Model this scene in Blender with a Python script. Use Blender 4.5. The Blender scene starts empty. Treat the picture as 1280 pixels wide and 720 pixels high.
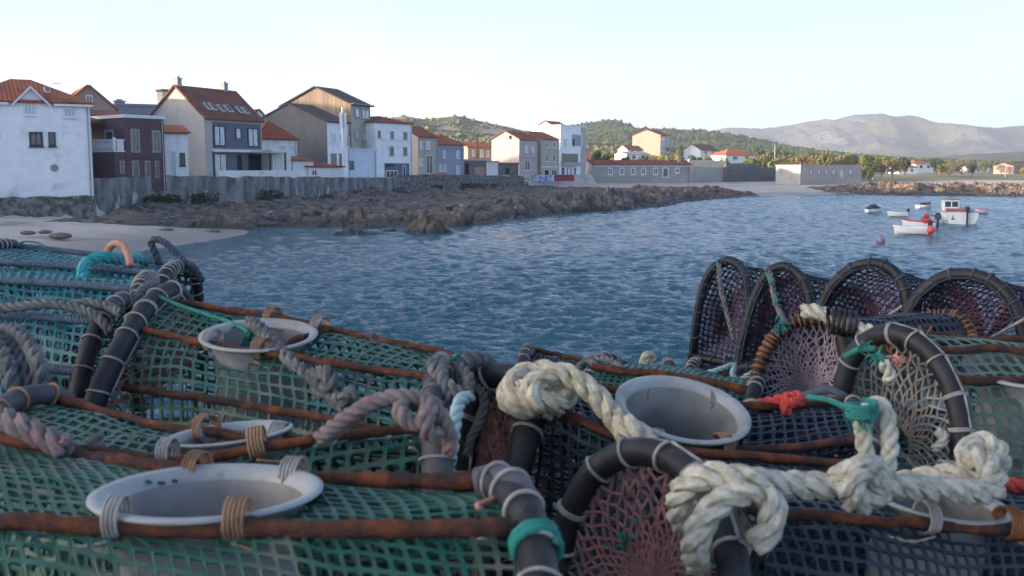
import bpy, math, random
import numpy as np
from mathutils import Matrix, Vector
random.seed(7)
RNG = np.random.RandomState(11)
sc = bpy.context.scene
COL = sc.collection
HC = 4.5                       # camera height above the water
F0 = 1244.0                    # focal length in photo pixels (1280 wide)
PITCH = math.radians(6.785)
CP, SP = math.cos(PITCH), math.sin(PITCH)

# ------------------------------------------------------------------ points
def W(px, py, d):
    """world point at forward distance d seen at a photo pixel"""
    v = -(py - 360) / F0
    den = CP + v * SP
    return np.array([(px - 640) / F0 * d / den, d, HC + d * (v * CP - SP) / den])
def rayd(px, py):
    v = -(py - 360) / F0
    return np.array([(px - 640) / F0, CP + v * SP, v * CP - SP])
def slope(py):
    r = rayd(640, py); return r[2] / r[1]
def zat(py, d): return HC + slope(py) * d
def XY(px, d): return np.array([(px - 640) / F0 * CP * d, d])

# ------------------------------------------------------------------ objects
def mesh_obj(name, V, FS, mat, parent=None, smooth=False, loc=None):
    """V (n,3); FS list of int arrays, each (m,k)"""
    V = np.asarray(V, dtype=np.float64)
    me = bpy.data.meshes.new(name)
    FS = [np.asarray(f, dtype=np.int32) for f in FS if len(f)]
    me.vertices.add(len(V)); me.vertices.foreach_set('co', V.astype(np.float32).ravel())
    nl = sum(f.size for f in FS); npol = sum(len(f) for f in FS)
    me.loops.add(nl); me.polygons.add(npol)
    me.loops.foreach_set('vertex_index', np.concatenate([f.ravel() for f in FS]))
    tot = np.concatenate([np.full(len(f), f.shape[1], np.int32) for f in FS])
    st = np.concatenate([[0], np.cumsum(tot)[:-1]]).astype(np.int32)
    me.polygons.foreach_set('loop_start', st)
    me.polygons.foreach_set('use_smooth', np.full(npol, bool(smooth)))
    me.update(calc_edges=True); me.validate()
    o = bpy.data.objects.new(name, me); COL.objects.link(o)
    if mat: me.materials.append(mat)
    if parent is not None: o.parent = parent
    if loc is not None: o.location = loc
    return o
def tag(o, label=None, cat=None, group=None, kind=None):
    if label: o['label'] = label
    if cat: o['category'] = cat
    if group: o['group'] = group
    if kind: o['kind'] = kind
    return o
def empty(name, loc, label, cat, group=None, rz=0):
    o = bpy.data.objects.new(name, None); COL.objects.link(o)
    o.empty_display_size = .1
    o.location = loc; o.rotation_euler = (0, 0, rz)
    return tag(o, label, cat, group)
def copy_tree(o, parent=None):
    c = o.copy(); COL.objects.link(c); c.parent = parent
    for ch in list(o.children): copy_tree(ch, c)
    return c

class MB:
    """collects pieces into one mesh"""
    def __init__(s): s.V = []; s.F = {}; s.n = 0
    def add(s, V, F):
        V = np.asarray(V, float)
        for f in (F if isinstance(F, list) else [F]):
            f = np.asarray(f, int)
            if f.size == 0: continue
            s.F.setdefault(f.shape[1], []).append(f + s.n)
        s.V.append(V); s.n += len(V); return s
    def box(s, a, b):
        (x0, y0, z0), (x1, y1, z1) = a, b
        V = [(x0,y0,z0),(x1,y0,z0),(x1,y1,z0),(x0,y1,z0),(x0,y0,z1),(x1,y0,z1),(x1,y1,z1),(x0,y1,z1)]
        return s.add(V, [np.array([(0,3,2,1),(4,5,6,7),(0,1,5,4),(1,2,6,5),(2,3,7,6),(3,0,4,7)])])
    def tube(s, *a, **k):
        V, Fq = tube(*a, **k); return s.add(V, Fq)
    def build(s, name, mat, parent=None, off=None, smooth=False):
        V = np.concatenate(s.V)
        if off is not None: V = V - np.asarray(off)
        return mesh_obj(name, V, [np.concatenate(f) for f in s.F.values()], mat, parent, smooth)

def cr(P, n, closed=False):
    """Catmull-Rom resample of a polyline, even arc length, n points"""
    P = np.asarray(P, float)
    if len(P) == 2 and not closed:
        t = np.linspace(0, 1, n)[:, None]; return P[0] * (1 - t) + P[1] * t
    Q = np.vstack([P[-1:], P, P[:2]]) if closed else np.vstack([2 * P[0] - P[1], P, 2 * P[-1] - P[-2]])
    segs = len(Q) - 3; out = []
    t = np.linspace(0, 1, 14, endpoint=False)[:, None]
    for i in range(segs):
        a, b, c, d = Q[i:i + 4]
        out.append(.5 * (2*b + (c-a)*t + (2*a-5*b+4*c-d)*t*t + (3*b-a-3*c+d)*t**3))
    out.append(Q[-2][None]); O = np.vstack(out)
    L = np.concatenate([[0], np.cumsum(np.linalg.norm(np.diff(O, axis=0), axis=1))])
    s_ = np.linspace(0, L[-1], n, endpoint=not closed)
    return np.stack([np.interp(s_, L, O[:, k]) for k in range(O.shape[1])], 1)
def plen(P): return float(np.linalg.norm(np.diff(P, axis=0), axis=1).sum())
def frames(P, closed=False):
    n = len(P)
    T = (np.roll(P, -1, 0) - np.roll(P, 1, 0)) if closed else np.gradient(P, axis=0)
    T = T / (np.linalg.norm(T, axis=1)[:, None] + 1e-12)
    up = np.array([0., 0, 1]);
    if abs(T[0] @ up) > .9: up = np.array([1., 0, 0])
    N = np.zeros_like(P); v = up - T[0] * (up @ T[0]); N[0] = v / np.linalg.norm(v)
    for i in range(1, n):
        v = N[i-1] - T[i] * (N[i-1] @ T[i]); N[i] = v / (np.linalg.norm(v) + 1e-12)
    return T, N, np.cross(T, N)
def tube(P, r, sides=8, closed=False, caps=True):
    P = np.asarray(P, float); n = len(P); T, N, B = frames(P, closed)
    r = np.broadcast_to(np.asarray(r, float), (n,))
    a = np.arange(sides) * 2 * np.pi / sides
    V = (P[:, None] + r[:, None, None] * (np.cos(a)[None, :, None] * N[:, None] + np.sin(a)[None, :, None] * B[:, None])).reshape(-1, 3)
    m = n if closed else n - 1
    i = np.arange(m)[:, None]; j = np.arange(sides)[None]
    i2 = (i + 1) % n; j2 = (j + 1) % sides
    Fq = np.stack([i*sides+j, i*sides+j2, i2*sides+j2, i2*sides+j], -1).reshape(-1, 4)
    Fs = [Fq]
    if caps and not closed:
        Fs.append(np.array([list(range(sides))[::-1], [(n-1)*sides + k for k in range(sides)]]))
    return V, Fs
def yarn_tube(P, r, sides, lobes, tw):
    n = len(P); T, N, B = frames(P); a = np.arange(sides) * 2 * np.pi / sides
    rr = np.asarray(r)[:, None] * (1 + .20 * np.cos(lobes * (a[None] + tw[:, None])))
    V = (P[:, None] + rr[..., None] * (np.cos(a)[None, :, None] * N[:, None] + np.sin(a)[None, :, None] * B[:, None])).reshape(-1, 3)
    i = np.arange(n - 1)[:, None]; j = np.arange(sides)[None]; j2 = (j + 1) % sides
    return V, [np.stack([i*sides+j, i*sides+j2, (i+1)*sides+j2, (i+1)*sides+j], -1).reshape(-1, 4), np.array([list(range(sides))[::-1], [(n-1)*sides + k for k in range(sides)]])]
def rope_geo(mb, P, r, sides=7, fuzz=0, lay=5.5, seed=0):
    """three-strand laid rope along P"""
    rs = np.random.RandomState(seed)
    L = plen(P); n = max(10, int(L / (r * (.3 if r > .0105 else .55)))); P = cr(P, n)
    T, N, B = frames(P)
    s_ = np.linspace(0, L, n); ph = s_ / (lay * r) * 2 * np.pi
    lob = r > .0105
    for k in range(3):
        a = ph + k * 2 * np.pi / 3
        Q = P + r * .57 * (np.cos(a)[:, None] * N + np.sin(a)[:, None] * B)
        rr = r * .52 * (1 + .06 * rs.randn(n)); rr[0] *= .8; rr[-1] *= .8
        if lob: mb.add(*yarn_tube(Q, rr, 20, 5, s_ / (2.6 * r)))
        else: mb.tube(Q, rr, sides)
    if fuzz:
        k = int(fuzz * L * 1000); i = rs.randint(0, n, k); a = rs.rand(k) * 2 * np.pi
        d = np.cos(a)[:, None] * N[i] + np.sin(a)[:, None] * B[i]
        p0 = P[i] + d * r * .95
        tp = p0 + d * r * (rs.rand(k)[:, None] * .32) + T[i] * r * (rs.randn(k)[:, None] * .9) + rs.randn(k, 3) * r * .2
        w = np.cross(d, T[i] + .3 * rs.randn(k, 3)); w = w / (np.linalg.norm(w, axis=1)[:, None] + 1e-9) * r * .045
        V = np.stack([p0 - w, p0 + w, tp], 1).reshape(-1, 3)
        mb.add(V, np.arange(3 * k).reshape(-1, 3))
    return mb

# ------------------------------------------------------------------ noise
def _h(ix, iy, s):
    v = np.sin(ix * 127.1 + iy * 311.7 + s * 74.7) * 43758.5453
    return v - np.floor(v)
def vn(x, y, s=0):
    ix, iy = np.floor(x), np.floor(y); fx, fy = x - ix, y - iy
    fx = fx*fx*(3-2*fx); fy = fy*fy*(3-2*fy)
    return (_h(ix,iy,s)*(1-fx)+_h(ix+1,iy,s)*fx)*(1-fy) + (_h(ix,iy+1,s)*(1-fx)+_h(ix+1,iy+1,s)*fx)*fy
def fbm(x, y, s=0, o=5):
    t = 0; a = .5
    for k in range(o):
        t = t + a * (vn(x, y, s + k * 3.1) - .5); x = x * 2.03 + 5.1; y = y * 2.03 + 1.7; a *= .5
    return t
def worley(x, y, s=0):
    ix, iy = np.floor(x), np.floor(y); best = np.full(x.shape, 9.); hid = np.zeros(x.shape)
    for dx in (-1, 0, 1):
        for dy in (-1, 0, 1):
            cx, cy = ix + dx, iy + dy
            px = cx + .15 + .7*_h(cx, cy, s); py = cy + .15 + .7*_h(cx, cy, s + 9.3)
            d = np.hypot(x - px, y - py); m = d < best
            best = np.where(m, d, best); hid = np.where(m, _h(cx, cy, s + 5.5), hid)
    return best, hid

def blocks(x, y, s=0):
    """tilted angular blocks: each cell is a plane of its own height and tilt, with a crack round it"""
    ix, iy = np.floor(x), np.floor(y); best = np.full(x.shape, 9.); sec = np.full(x.shape, 9.); H = np.zeros(x.shape)
    for dx in (-1, 0, 1):
        for dy in (-1, 0, 1):
            cx, cy = ix + dx, iy + dy
            px = cx + .1 + .8*_h(cx, cy, s); py = cy + .1 + .8*_h(cx, cy, s + 9.3)
            d = np.hypot(x - px, y - py); hh = _h(cx, cy, s + 5.5)**1.5 + (x-px)*(_h(cx, cy, s+2.2)-.5)*1.1 + (y-py)*(_h(cx, cy, s+3.7)-.5)*1.1
            m = d < best; sec = np.where(m, best, np.minimum(sec, d)); best = np.where(m, d, best); H = np.where(m, hh, H)
    return H - .75*np.clip(1 - (sec-best)/.15, 0, 1)
# ------------------------------------------------------------------ materials
def mat(name, col, rough=.8, col2=None, scale=4., thr=(.35, .65), bump=0., bscale=None, spec=.3, metal=0., detail=6., stretch=None, col3=None, scale3=1., thr3=(.5, .7), bdist=.02, obj=True):
    m = bpy.data.materials.new(name); m.use_nodes = True
    nt = m.node_tree; nd = nt.nodes; lk = nt.links; b = nd['Principled BSDF']
    b.inputs['Roughness'].default_value = rough; b.inputs['Metallic'].default_value = metal
    b.inputs['Specular IOR Level'].default_value = spec
    b.inputs['Base Color'].default_value = (*col, 1)
    tc = nd.new('ShaderNodeTexCoord'); mp = nd.new('ShaderNodeMapping')
    lk.new(tc.outputs['Object' if obj else 'Generated'], mp.inputs[0])
    if stretch: mp.inputs['Scale'].default_value = stretch
    def noise(sca, det=detail):
        n = nd.new('ShaderNodeTexNoise'); n.inputs['Scale'].default_value = sca; n.inputs['Detail'].default_value = det
        n.inputs['Roughness'].default_value = .62
        lk.new(mp.outputs[0], n.inputs['Vector']); return n
    src = None
    def layer(prev, c, n, th):
        mr = nd.new('ShaderNodeMapRange'); mr.inputs['From Min'].default_value = th[0]; mr.inputs['From Max'].default_value = th[1]
        lk.new(n.outputs['Fac'], mr.inputs['Value'])
        mx = nd.new('ShaderNodeMix'); mx.data_type = 'RGBA'
        lk.new(mr.outputs[0], mx.inputs['Factor'])
        if prev is None: mx.inputs['A'].default_value = (*col, 1)
        else: lk.new(prev, mx.inputs['A'])
        mx.inputs['B'].default_value = (*c, 1)
        return mx.outputs['Result']
    if col2: src = layer(None, col2, noise(scale), thr)
    if col3: src = layer(src, col3, noise(scale3), thr3)
    if src: lk.new(src, b.inputs['Base Color'])
    if bump:
        n = noise(bscale or scale * 3); bp = nd.new('ShaderNodeBump')
        bp.inputs['Strength'].default_value = bump; bp.inputs['Distance'].default_value = bdist
        lk.new(n.outputs['Fac'], bp.inputs['Height']); lk.new(bp.outputs[0], b.inputs['Normal'])
    return m
def wet_band(m, z0, z1, col, nz=.6):
    """wet, weedy band just above the water line (object z = height above the water)"""
    nt = m.node_tree; nd = nt.nodes; lk = nt.links; b = nd['Principled BSDF']
    tc = nd.new('ShaderNodeTexCoord'); sp = nd.new('ShaderNodeSeparateXYZ'); lk.new(tc.outputs['Object'], sp.inputs[0])
    n = nd.new('ShaderNodeTexNoise'); n.inputs['Scale'].default_value = .5; n.inputs['Detail'].default_value = 5; lk.new(tc.outputs['Object'], n.inputs['Vector'])
    ma = nd.new('ShaderNodeMath'); ma.operation = 'MULTIPLY_ADD'; lk.new(n.outputs['Fac'], ma.inputs[0]); ma.inputs[1].default_value = nz; lk.new(sp.outputs[2], ma.inputs[2])
    mr = nd.new('ShaderNodeMapRange'); mr.inputs['From Min'].default_value = z1 + nz*.5; mr.inputs['From Max'].default_value = z0 + nz*.5; lk.new(ma.outputs[0], mr.inputs['Value'])
    mx = nd.new('ShaderNodeMix'); mx.data_type = 'RGBA'; lk.new(mr.outputs[0], mx.inputs['Factor'])
    src = b.inputs['Base Color'].links[0].from_socket; lk.new(src, mx.inputs['A']); mx.inputs['B'].default_value = (*col, 1); lk.new(mx.outputs['Result'], b.inputs['Base Color'])
    m2 = nd.new('ShaderNodeMapRange'); m2.inputs['To Min'].default_value = b.inputs['Roughness'].default_value; m2.inputs['To Max'].default_value = .4
    lk.new(mr.outputs[0], m2.inputs['Value']); lk.new(m2.outputs[0], b.inputs['Roughness'])
def brick_mat(name, c1, c2, mortar, sx, bw=.5, rh=.25, rough=.9, bump=.4):
    m = mat(name, c1, rough); nt = m.node_tree; nd = nt.nodes; lk = nt.links; b = nd['Principled BSDF']
    tc = nd.new('ShaderNodeTexCoord'); sep = nd.new('ShaderNodeSeparateXYZ'); cb = nd.new('ShaderNodeCombineXYZ'); ad = nd.new('ShaderNodeMath')
    lk.new(tc.outputs['Object'], sep.inputs[0]); lk.new(sep.outputs[0], ad.inputs[0]); lk.new(sep.outputs[1], ad.inputs[1])
    lk.new(ad.outputs[0], cb.inputs[0]); lk.new(sep.outputs[2], cb.inputs[1])
    br = nd.new('ShaderNodeTexBrick'); br.inputs['Scale'].default_value = sx
    br.inputs['Brick Width'].default_value = bw; br.inputs['Row Height'].default_value = rh; br.inputs['Mortar Size'].default_value = .02
    br.inputs['Color1'].default_value = (*c1, 1); br.inputs['Color2'].default_value = (*c2, 1); br.inputs['Mortar'].default_value = (*mortar, 1)
    nz = nd.new('ShaderNodeTexNoise'); nz.inputs['Scale'].default_value = 1.2; nz.inputs['Detail'].default_value = 6
    vm = nd.new('ShaderNodeVectorMath'); vm.operation = 'MULTIPLY_ADD'
    lk.new(nz.outputs['Color'], vm.inputs[0]); vm.inputs[1].default_value = (.55, .55, .55); lk.new(cb.outputs[0], vm.inputs[2])
    lk.new(vm.outputs[0], br.inputs['Vector'])
    mx = nd.new('ShaderNodeMix'); mx.data_type = 'RGBA'; mx.blend_type = 'MULTIPLY'; mx.inputs['Factor'].default_value = .6
    lk.new(br.outputs['Color'], mx.inputs['A']); lk.new(nz.outputs['Fac'], mx.inputs['B'])
    mg = nd.new('ShaderNodeMix'); mg.data_type = 'RGBA'; mg.blend_type = 'ADD'; mg.inputs['Factor'].default_value = .0
    lk.new(mx.outputs['Result'], b.inputs['Base Color'])
    bp = nd.new('ShaderNodeBump'); bp.inputs['Strength'].default_value = bump; bp.inputs['Distance'].default_value = .05
    lk.new(br.outputs['Fac'], bp.inputs['Height']); bp.invert = True; lk.new(bp.outputs[0], b.inputs['Normal'])
    return m
def tile_mat(name, c1, c2, c3):
    """clay roof tiles: rows of half-round tiles running down the slope (local coordinates of the house)"""
    m = mat(name, c1, .85, c2, 2.2, (.35, .65), col3=c3, scale3=.7, thr3=(.48, .7)); nt = m.node_tree; nd = nt.nodes; lk = nt.links
    b = nd['Principled BSDF']; tc = nd.new('ShaderNodeTexCoord')
    hs = []
    for ax, s_ in (('X', 3.4), ('Y', 3.4), ('Z', 2.6)):
        w = nd.new('ShaderNodeTexWave'); w.bands_direction = ax; w.inputs['Scale'].default_value = s_ * .3
        w.inputs['Distortion'].default_value = .6; lk.new(tc.outputs['Object'], w.inputs['Vector']); hs.append(w)
    a = nd.new('ShaderNodeMath'); lk.new(hs[0].outputs['Fac'], a.inputs[0]); lk.new(hs[1].outputs['Fac'], a.inputs[1])
    a2 = nd.new('ShaderNodeMath'); lk.new(a.outputs[0], a2.inputs[0]); lk.new(hs[2].outputs['Fac'], a2.inputs[1])
    bp = nd.new('ShaderNodeBump'); bp.inputs['Strength'].default_value = .5; bp.inputs['Distance'].default_value = .06
    lk.new(a2.outputs[0], bp.inputs['Height']); lk.new(bp.outputs[0], b.inputs['Normal'])
    return m

# ------------------------------------------------------------------ camera, sky, sun
cam = bpy.data.cameras.new('camera'); co = bpy.data.objects.new('camera', cam); COL.objects.link(co)
co.location = (0, 0, HC); co.rotation_euler = (math.pi / 2 - PITCH, 0, 0)
cam.sensor_width = 36; cam.lens = 36 * F0 / 1280; cam.clip_start = .05; cam.clip_end = 30000
cam.dof.use_dof = True; cam.dof.focus_distance = 9.0; cam.dof.aperture_fstop = 12.0
sc.camera = co
SUN_DIR = np.array([-.955, -.28, 0.]); SUN_DIR /= np.linalg.norm(SUN_DIR); SUN_EL = math.radians(7.5)
w = bpy.data.worlds.new('World'); sc.world = w; w.use_nodes = True
nt = w.node_tree; sky = nt.nodes.new('ShaderNodeTexSky'); sky.sky_type = 'NISHITA'; sky.sun_disc = False
sky.sun_elevation = SUN_EL; sky.sun_rotation = math.atan2(SUN_DIR[0], SUN_DIR[1])
sky.altitude = 0; sky.air_density = .34; sky.dust_density = 1.3; sky.ozone_density = .52
bg = nt.nodes['Background']; bg.inputs['Strength'].default_value = .15
nt.links.new(sky.outputs[0], bg.inputs['Color'])
sl = bpy.data.lights.new('sun', 'SUN'); sl.energy = 2.7; sl.angle = math.radians(.5); sl.color = (1, .74, .53)
so = bpy.data.objects.new('sun', sl); COL.objects.link(so)
sd3 = Vector((SUN_DIR[0]*math.cos(SUN_EL), SUN_DIR[1]*math.cos(SUN_EL), math.sin(SUN_EL)))
so.rotation_euler = sd3.to_track_quat('Z', 'Y').to_euler(); so.location = (-60, -20, 40)
sc.view_settings.view_transform = 'Standard'; sc.view_settings.look = 'None'; sc.view_settings.gamma = 1
sc.view_settings.exposure = 2.08
sc.cycles.use_denoising = True
sc.cycles.max_bounces = 6; sc.cycles.diffuse_bounces = 3; sc.cycles.glossy_bounces = 3; sc.cycles.volume_bounces = 0
sc.cycles.transparent_max_bounces = 6
# ================================================================== the setting
M = {}
M['sand'] = mat('pale sand', (.52, .47, .415), .95, (.43, .39, .34), .35, (.4, .65), bump=.3, bscale=6, col3=(.27, .26, .23), scale3=.12, thr3=(.56, .66))
M['rough_stone'] = mat('rough dark stonework', (.24, .235, .22), .95, (.09, .09, .085), 1.6, (.42, .56), bump=1, bscale=3.5, bdist=.25, col3=(.36, .35, .33), scale3=2.6, thr3=(.58, .66))
M['field'] = mat('dry grass land', (.20, .19, .09), .95, (.10, .13, .05), .05, (.4, .6), bump=.4, bscale=2, col3=(.34, .27, .17), scale3=.02, thr3=(.5, .62))
M['rock'] = mat('shore rock', (.21, .19, .17), .9, (.07, .064, .058), 1.0, (.42, .58), bump=1, bscale=6, bdist=.15, col3=(.19, .15, .115), scale3=.22, thr3=(.52, .62))
M['rock_warm'] = mat('brown shore rock', (.20, .155, .125), .9, (.08, .066, .054), .8, (.42, .58), bump=.9, bscale=5, bdist=.12, col3=(.15, .13, .095), scale3=.3, thr3=(.54, .64))
wet_band(M['sand'], .12, .42, (.20, .19, .17), .25); wet_band(M['rock'], .25, .75, (.050, .046, .038), .7); wet_band(M['rock_warm'], .2, .6, (.048, .044, .036), .6)
M['concrete'] = mat('quay concrete', (.055, .056, .058), .8, (.03, .031, .032), 3, bump=.4, bscale=20)

# shoreline (x, y), sea on the right / near side
SHORE = np.array([(-26,-300),(-26,-40),(-24,30),(-21,50),(-19.5,60),(-18.6,70),(-20.5,77),(-17,80),(-12,79),(-8,80),(-3.5,84),(0,93),(4,103),
                  (10,111),(17,124),(24.8,147),(38,164),(50,176),(62,180),(76,174),(92,166),(130,158),(200,150),(320,140),(7000,100),
                  (7000,9000),(-7000,9000),(-7000,-300)], float)
def seg_dist(x, y, P, closed=True):
    d = np.full(x.shape, 1e9)
    for i in range(len(P) if closed else len(P) - 1):
        a = P[i]; b = P[(i + 1) % len(P)]; ab = b - a
        t = np.clip(((x - a[0])*ab[0] + (y - a[1])*ab[1]) / (ab @ ab), 0, 1)
        d = np.minimum(d, np.hypot(x - a[0] - t*ab[0], y - a[1] - t*ab[1]))
    return d
def inside(x, y, P):
    c = np.zeros(x.shape, bool)
    for i in range(len(P)):
        a = P[i]; b = P[i - 1]
        m = ((a[1] > y) != (b[1] > y)) & (x < (b[0]-a[0])*(y-a[1])/(b[1]-a[1]+1e-12)+a[0])
        c ^= m
    return c
WALL = [XY(-80,75.3), XY(118,81.0), XY(121,84), XY(212,92), XY(308,100), XY(385,113), XY(495,133), XY(600,166), XY(655,192), XY(733,212)]
TOWN = np.array(WALL + [XY(745,214), np.array([16, 330.]), np.array([-300, 900.]), np.array([-900, 900.]), np.array([-900, 60.]), np.array([-60, 60.])])
def ground_z(x, y):
    s = np.where(inside(x, y, SHORE), 1, -1) * seg_dist(x, y, SHORE)
    z = np.where(s < 0, np.maximum(-3, .14*s), 0)
    beach = .046*np.clip(s, 0, 14) + .022*np.clip(s-14, 0, 60)
    z = np.where(s >= 0, beach, z) + .10*fbm(x*.25, y*.25, 3)
    far = np.clip((y - 320) / 600, 0, 1)
    z = z + far * 6
    td = np.where(inside(x, y, TOWN), 1, -1) * seg_dist(x, y, TOWN)
    k = np.clip((td - .3) / .5, 0, 1)
    z = z*(1-k) + np.maximum(z, np.where(y < 82, 2.1, 3.45) + .06*fbm(x, y, 8))*k
    return z
# ground: one sheet, finer near the camera
gx = np.concatenate([-np.geomspace(7000, 165, 26), np.arange(-160, 160, 1.1), np.geomspace(165, 7000, 26)])
gy = np.concatenate([np.arange(-300, 40, 20), np.arange(40, 300, 1.2), np.geomspace(303, 9000, 50)])
GX, GY = np.meshgrid(gx, gy); GZ = ground_z(GX, GY)
def gridfaces(nr, ncol):
    i = np.arange(nr - 1)[:, None]; j = np.arange(ncol - 1)[None]
    return np.stack([i*ncol+j, i*ncol+j+1, (i+1)*ncol+j+1, (i+1)*ncol+j], -1).reshape(-1, 4)
gm = mesh_obj('ground', np.stack([GX, GY, GZ], -1).reshape(-1, 3), [gridfaces(*GX.shape)], M['sand'], smooth=True)
tag(gm, kind='structure'); gm.data.materials.append(M['field'])
cxm = (GX[:-1, :-1] + GX[1:, 1:]).ravel()/2; cym = (GY[:-1, :-1] + GY[1:, 1:]).ravel()/2
sdm = np.where(inside(cxm, cym, SHORE), 1, -1) * seg_dist(cxm, cym, SHORE)
fld = ((cym > 238 + 14*fbm(cxm*.05, cym*.05, 5)) & (sdm > 20)) | (sdm > 75)
gm.data.polygons.foreach_set('material_index', fld.astype(np.int32))

# sea: real waves from a sum of wavelets, finer near the quay
ang = np.concatenate([np.radians(np.linspace(-100, -34, 40, endpoint=False)), np.radians(np.linspace(-34, 34, 600)), np.radians(np.linspace(34, 100, 40)[1:])])
rad = np.concatenate([[.5, 3.2, 8], 1/np.linspace(1/12., 1/62., 800), np.arange(62.3, 232, .34), np.geomspace(233, 600, 30)])
A, R = np.meshgrid(ang, rad)
# keep the sheet even in depth, not by angle, so that rows run across
SX = np.sin(A) * R; SY = np.cos(A) * R - .3
SZ = np.zeros_like(SX); rs = np.random.RandomState(5)
DX = np.zeros_like(SX); DY = np.zeros_like(SX)
for k in range(96):
    lam = .22 * (6.5 ** rs.rand()); th = math.radians(262 + 26*rs.randn()); kk = 2*np.pi/lam
    a = .0058 * lam ** .80 * (.5 + rs.rand())
    p = kk*(SX*math.cos(th) + SY*math.sin(th)) + rs.rand()*6.28
    vis = np.clip(lam/(2.0*np.where(R < 62, np.maximum(R*R*8.4e-5, .02), .34))-.6, 0, 1)
    SZ += vis*a*np.sin(p); DX += vis*.7*a*math.cos(th)*np.cos(p); DY += vis*.7*a*math.sin(th)*np.cos(p)
patch = np.clip(1.0 + 1.1*fbm(SX*.05, SY*.03, 21), .45, 1.7)*np.clip(-ground_z(SX, SY)*1.1+.12, .12, 1)
SZ *= patch
sea = mesh_obj('sea', np.stack([SX + DX, SY + DY, SZ], -1).reshape(-1, 3), [gridfaces(*SX.shape)[:, ::-1]], None, smooth=True)
m = mat('sea water', (.036, .132, .182), .08, spec=.5); b = m.node_tree.nodes['Principled BSDF']; b.inputs['IOR'].default_value = 1.333
nd = m.node_tree.nodes; lk = m.node_tree.links
tc = nd.new('ShaderNodeTexCoord'); prev = None
for sca, st, di, sy in ((.7, .7, .22, 1.), (1.5, .6, .12, 1.), (4.5, .8, .055, 1.), (12., .7, .022, 1.)):
    mp = nd.new('ShaderNodeMapping'); mp.inputs['Scale'].default_value = (.6, 1.5*sy, 1); mp.inputs['Rotation'].default_value = (0, 0, .12)
    lk.new(tc.outputs['Object'], mp.inputs[0])
    n = nd.new('ShaderNodeTexNoise'); n.inputs['Scale'].default_value = sca; n.inputs['Detail'].default_value = 5; n.inputs['Roughness'].default_value = .6
    n.inputs['Distortion'].default_value = .4
    lk.new(mp.outputs[0], n.inputs['Vector'])
    bp = nd.new('ShaderNodeBump'); bp.inputs['Strength'].default_value = st; bp.inputs['Distance'].default_value = di*4
    lk.new(n.outputs['Fac'], bp.inputs['Height'])
    if prev: lk.new(prev.outputs[0], bp.inputs['Normal'])
    prev = bp
lk.new(prev.outputs[0], b.inputs['Normal'])
sea.data.materials.append(m); tag(sea, kind='structure')

# quay under the traps
mb = MB(); mb.box((-4.2, -3, -3), (4.6, 3.75, 3.50)); mb.box((-4.2, 3.45, 3.50), (4.6, 3.75, 3.53))
tag(mb.build('quay', M['concrete']), kind='structure')

# rocky shore: blocky outcrops between the sea wall and the water
def rock_sheet(name, x0, x1, y0, y1, st, envf, material, s, big=3.2, small=1.1):
    X, Y = np.meshgrid(np.arange(x0, x1, st), np.arange(y0, y1, st))
    Xw = X + 1.2*fbm(X*.4, Y*.4, s+1); Yw = Y + 1.2*fbm(X*.4, Y*.4, s+2)
    f1, h1 = worley(Xw/big, Yw/(big*1.2), s); f2, h2 = worley(Xw/small, Yw/small, s+4)
    d1 = np.sqrt(np.clip(1 - (f1/.72)**2, 0, 1)); d2 = np.sqrt(np.clip(1 - (f2/.75)**2, 0, 1))
    env = envf(X, Y)*np.clip(np.minimum(np.minimum(X-x0, x1-X), np.minimum(Y-y0, y1-Y))/3-.15, 0, 1)
    Z = ground_z(X, Y)
    f3, h3 = worley(Xw/.5, Yw/.45, s+6); d3 = np.sqrt(np.clip(1 - (f3/.75)**2, 0, 1))
    H = env*(.15 + 1.15*blocks(Xw/(big*.8), Yw/(big*.8), s)+ .8*d1*h1*h1 + .75*blocks(Xw/small, Yw/small, s+4) + .34*blocks(Xw/.6, Yw/.55, s+6) + .15*fbm(X*.8, Y*.8, s+3))
    Zr = np.where(env > .02, Z + H - .12, Z - .6)
    Zr = np.where(Z < -.5, Z-.5, Zr)
    o = mesh_obj(name, np.stack([X, Y, Zr], -1).reshape(-1, 3), [gridfaces(*X.shape)], material, smooth=False)
    return tag(o, kind='structure')
WL = np.array([WALL[2], WALL[4], WALL[5], WALL[6], WALL[7], WALL[8], WALL[9], XY(748, 216)])
def env_left(X, Y):
    wd = seg_dist(X, Y, WL, False); s = np.where(inside(X, Y, SHORE), 1, -1)*seg_dist(X, Y, SHORE)
    far_ = np.clip((Y-98)/40, 0, 1)
    e = (.22+.12*far_)*np.exp(-(wd/5.)**2) + .45*np.clip(1 - np.abs(s-2.5)/5., 0, 1) + .16
    e = e*(1 + .55*np.clip((Y-84)/14, 0, 1)*np.clip((wd-4)/4, 0, 1)*(.3+1.6*np.clip(fbm(X*.22, Y*.22, 71)+.25, 0, 1)))
    beach = (X < -18.5) & (Y < 83)
    e = np.where(s < -2.2, 0, e)*np.where(X > -36, 1, 0)
    bd = np.clip((wd - 3.6)/1.5, 0, 1)
    e = np.where(X < -16.5, e*np.clip((Y-74.2-.10*(X+19)+2.2*fbm(X*.5,Y*.5,61))/1.6, 0, 1), e)
    e = np.where(inside(X, Y, TOWN), 0, e)
    e *= np.clip((205 - Y)/25, 0, 1)*np.clip(1.2 - (Y-120)/220, .4, 1.2)
    return e*(.75+.9*np.clip(fbm(X*.12, Y*.12, 44)+.3, 0, 1))
rock_sheet('rocky_shore', -37, 32, 72, 206, .22, env_left, M['rock'], 3, 4.6, 1.7)
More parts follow.
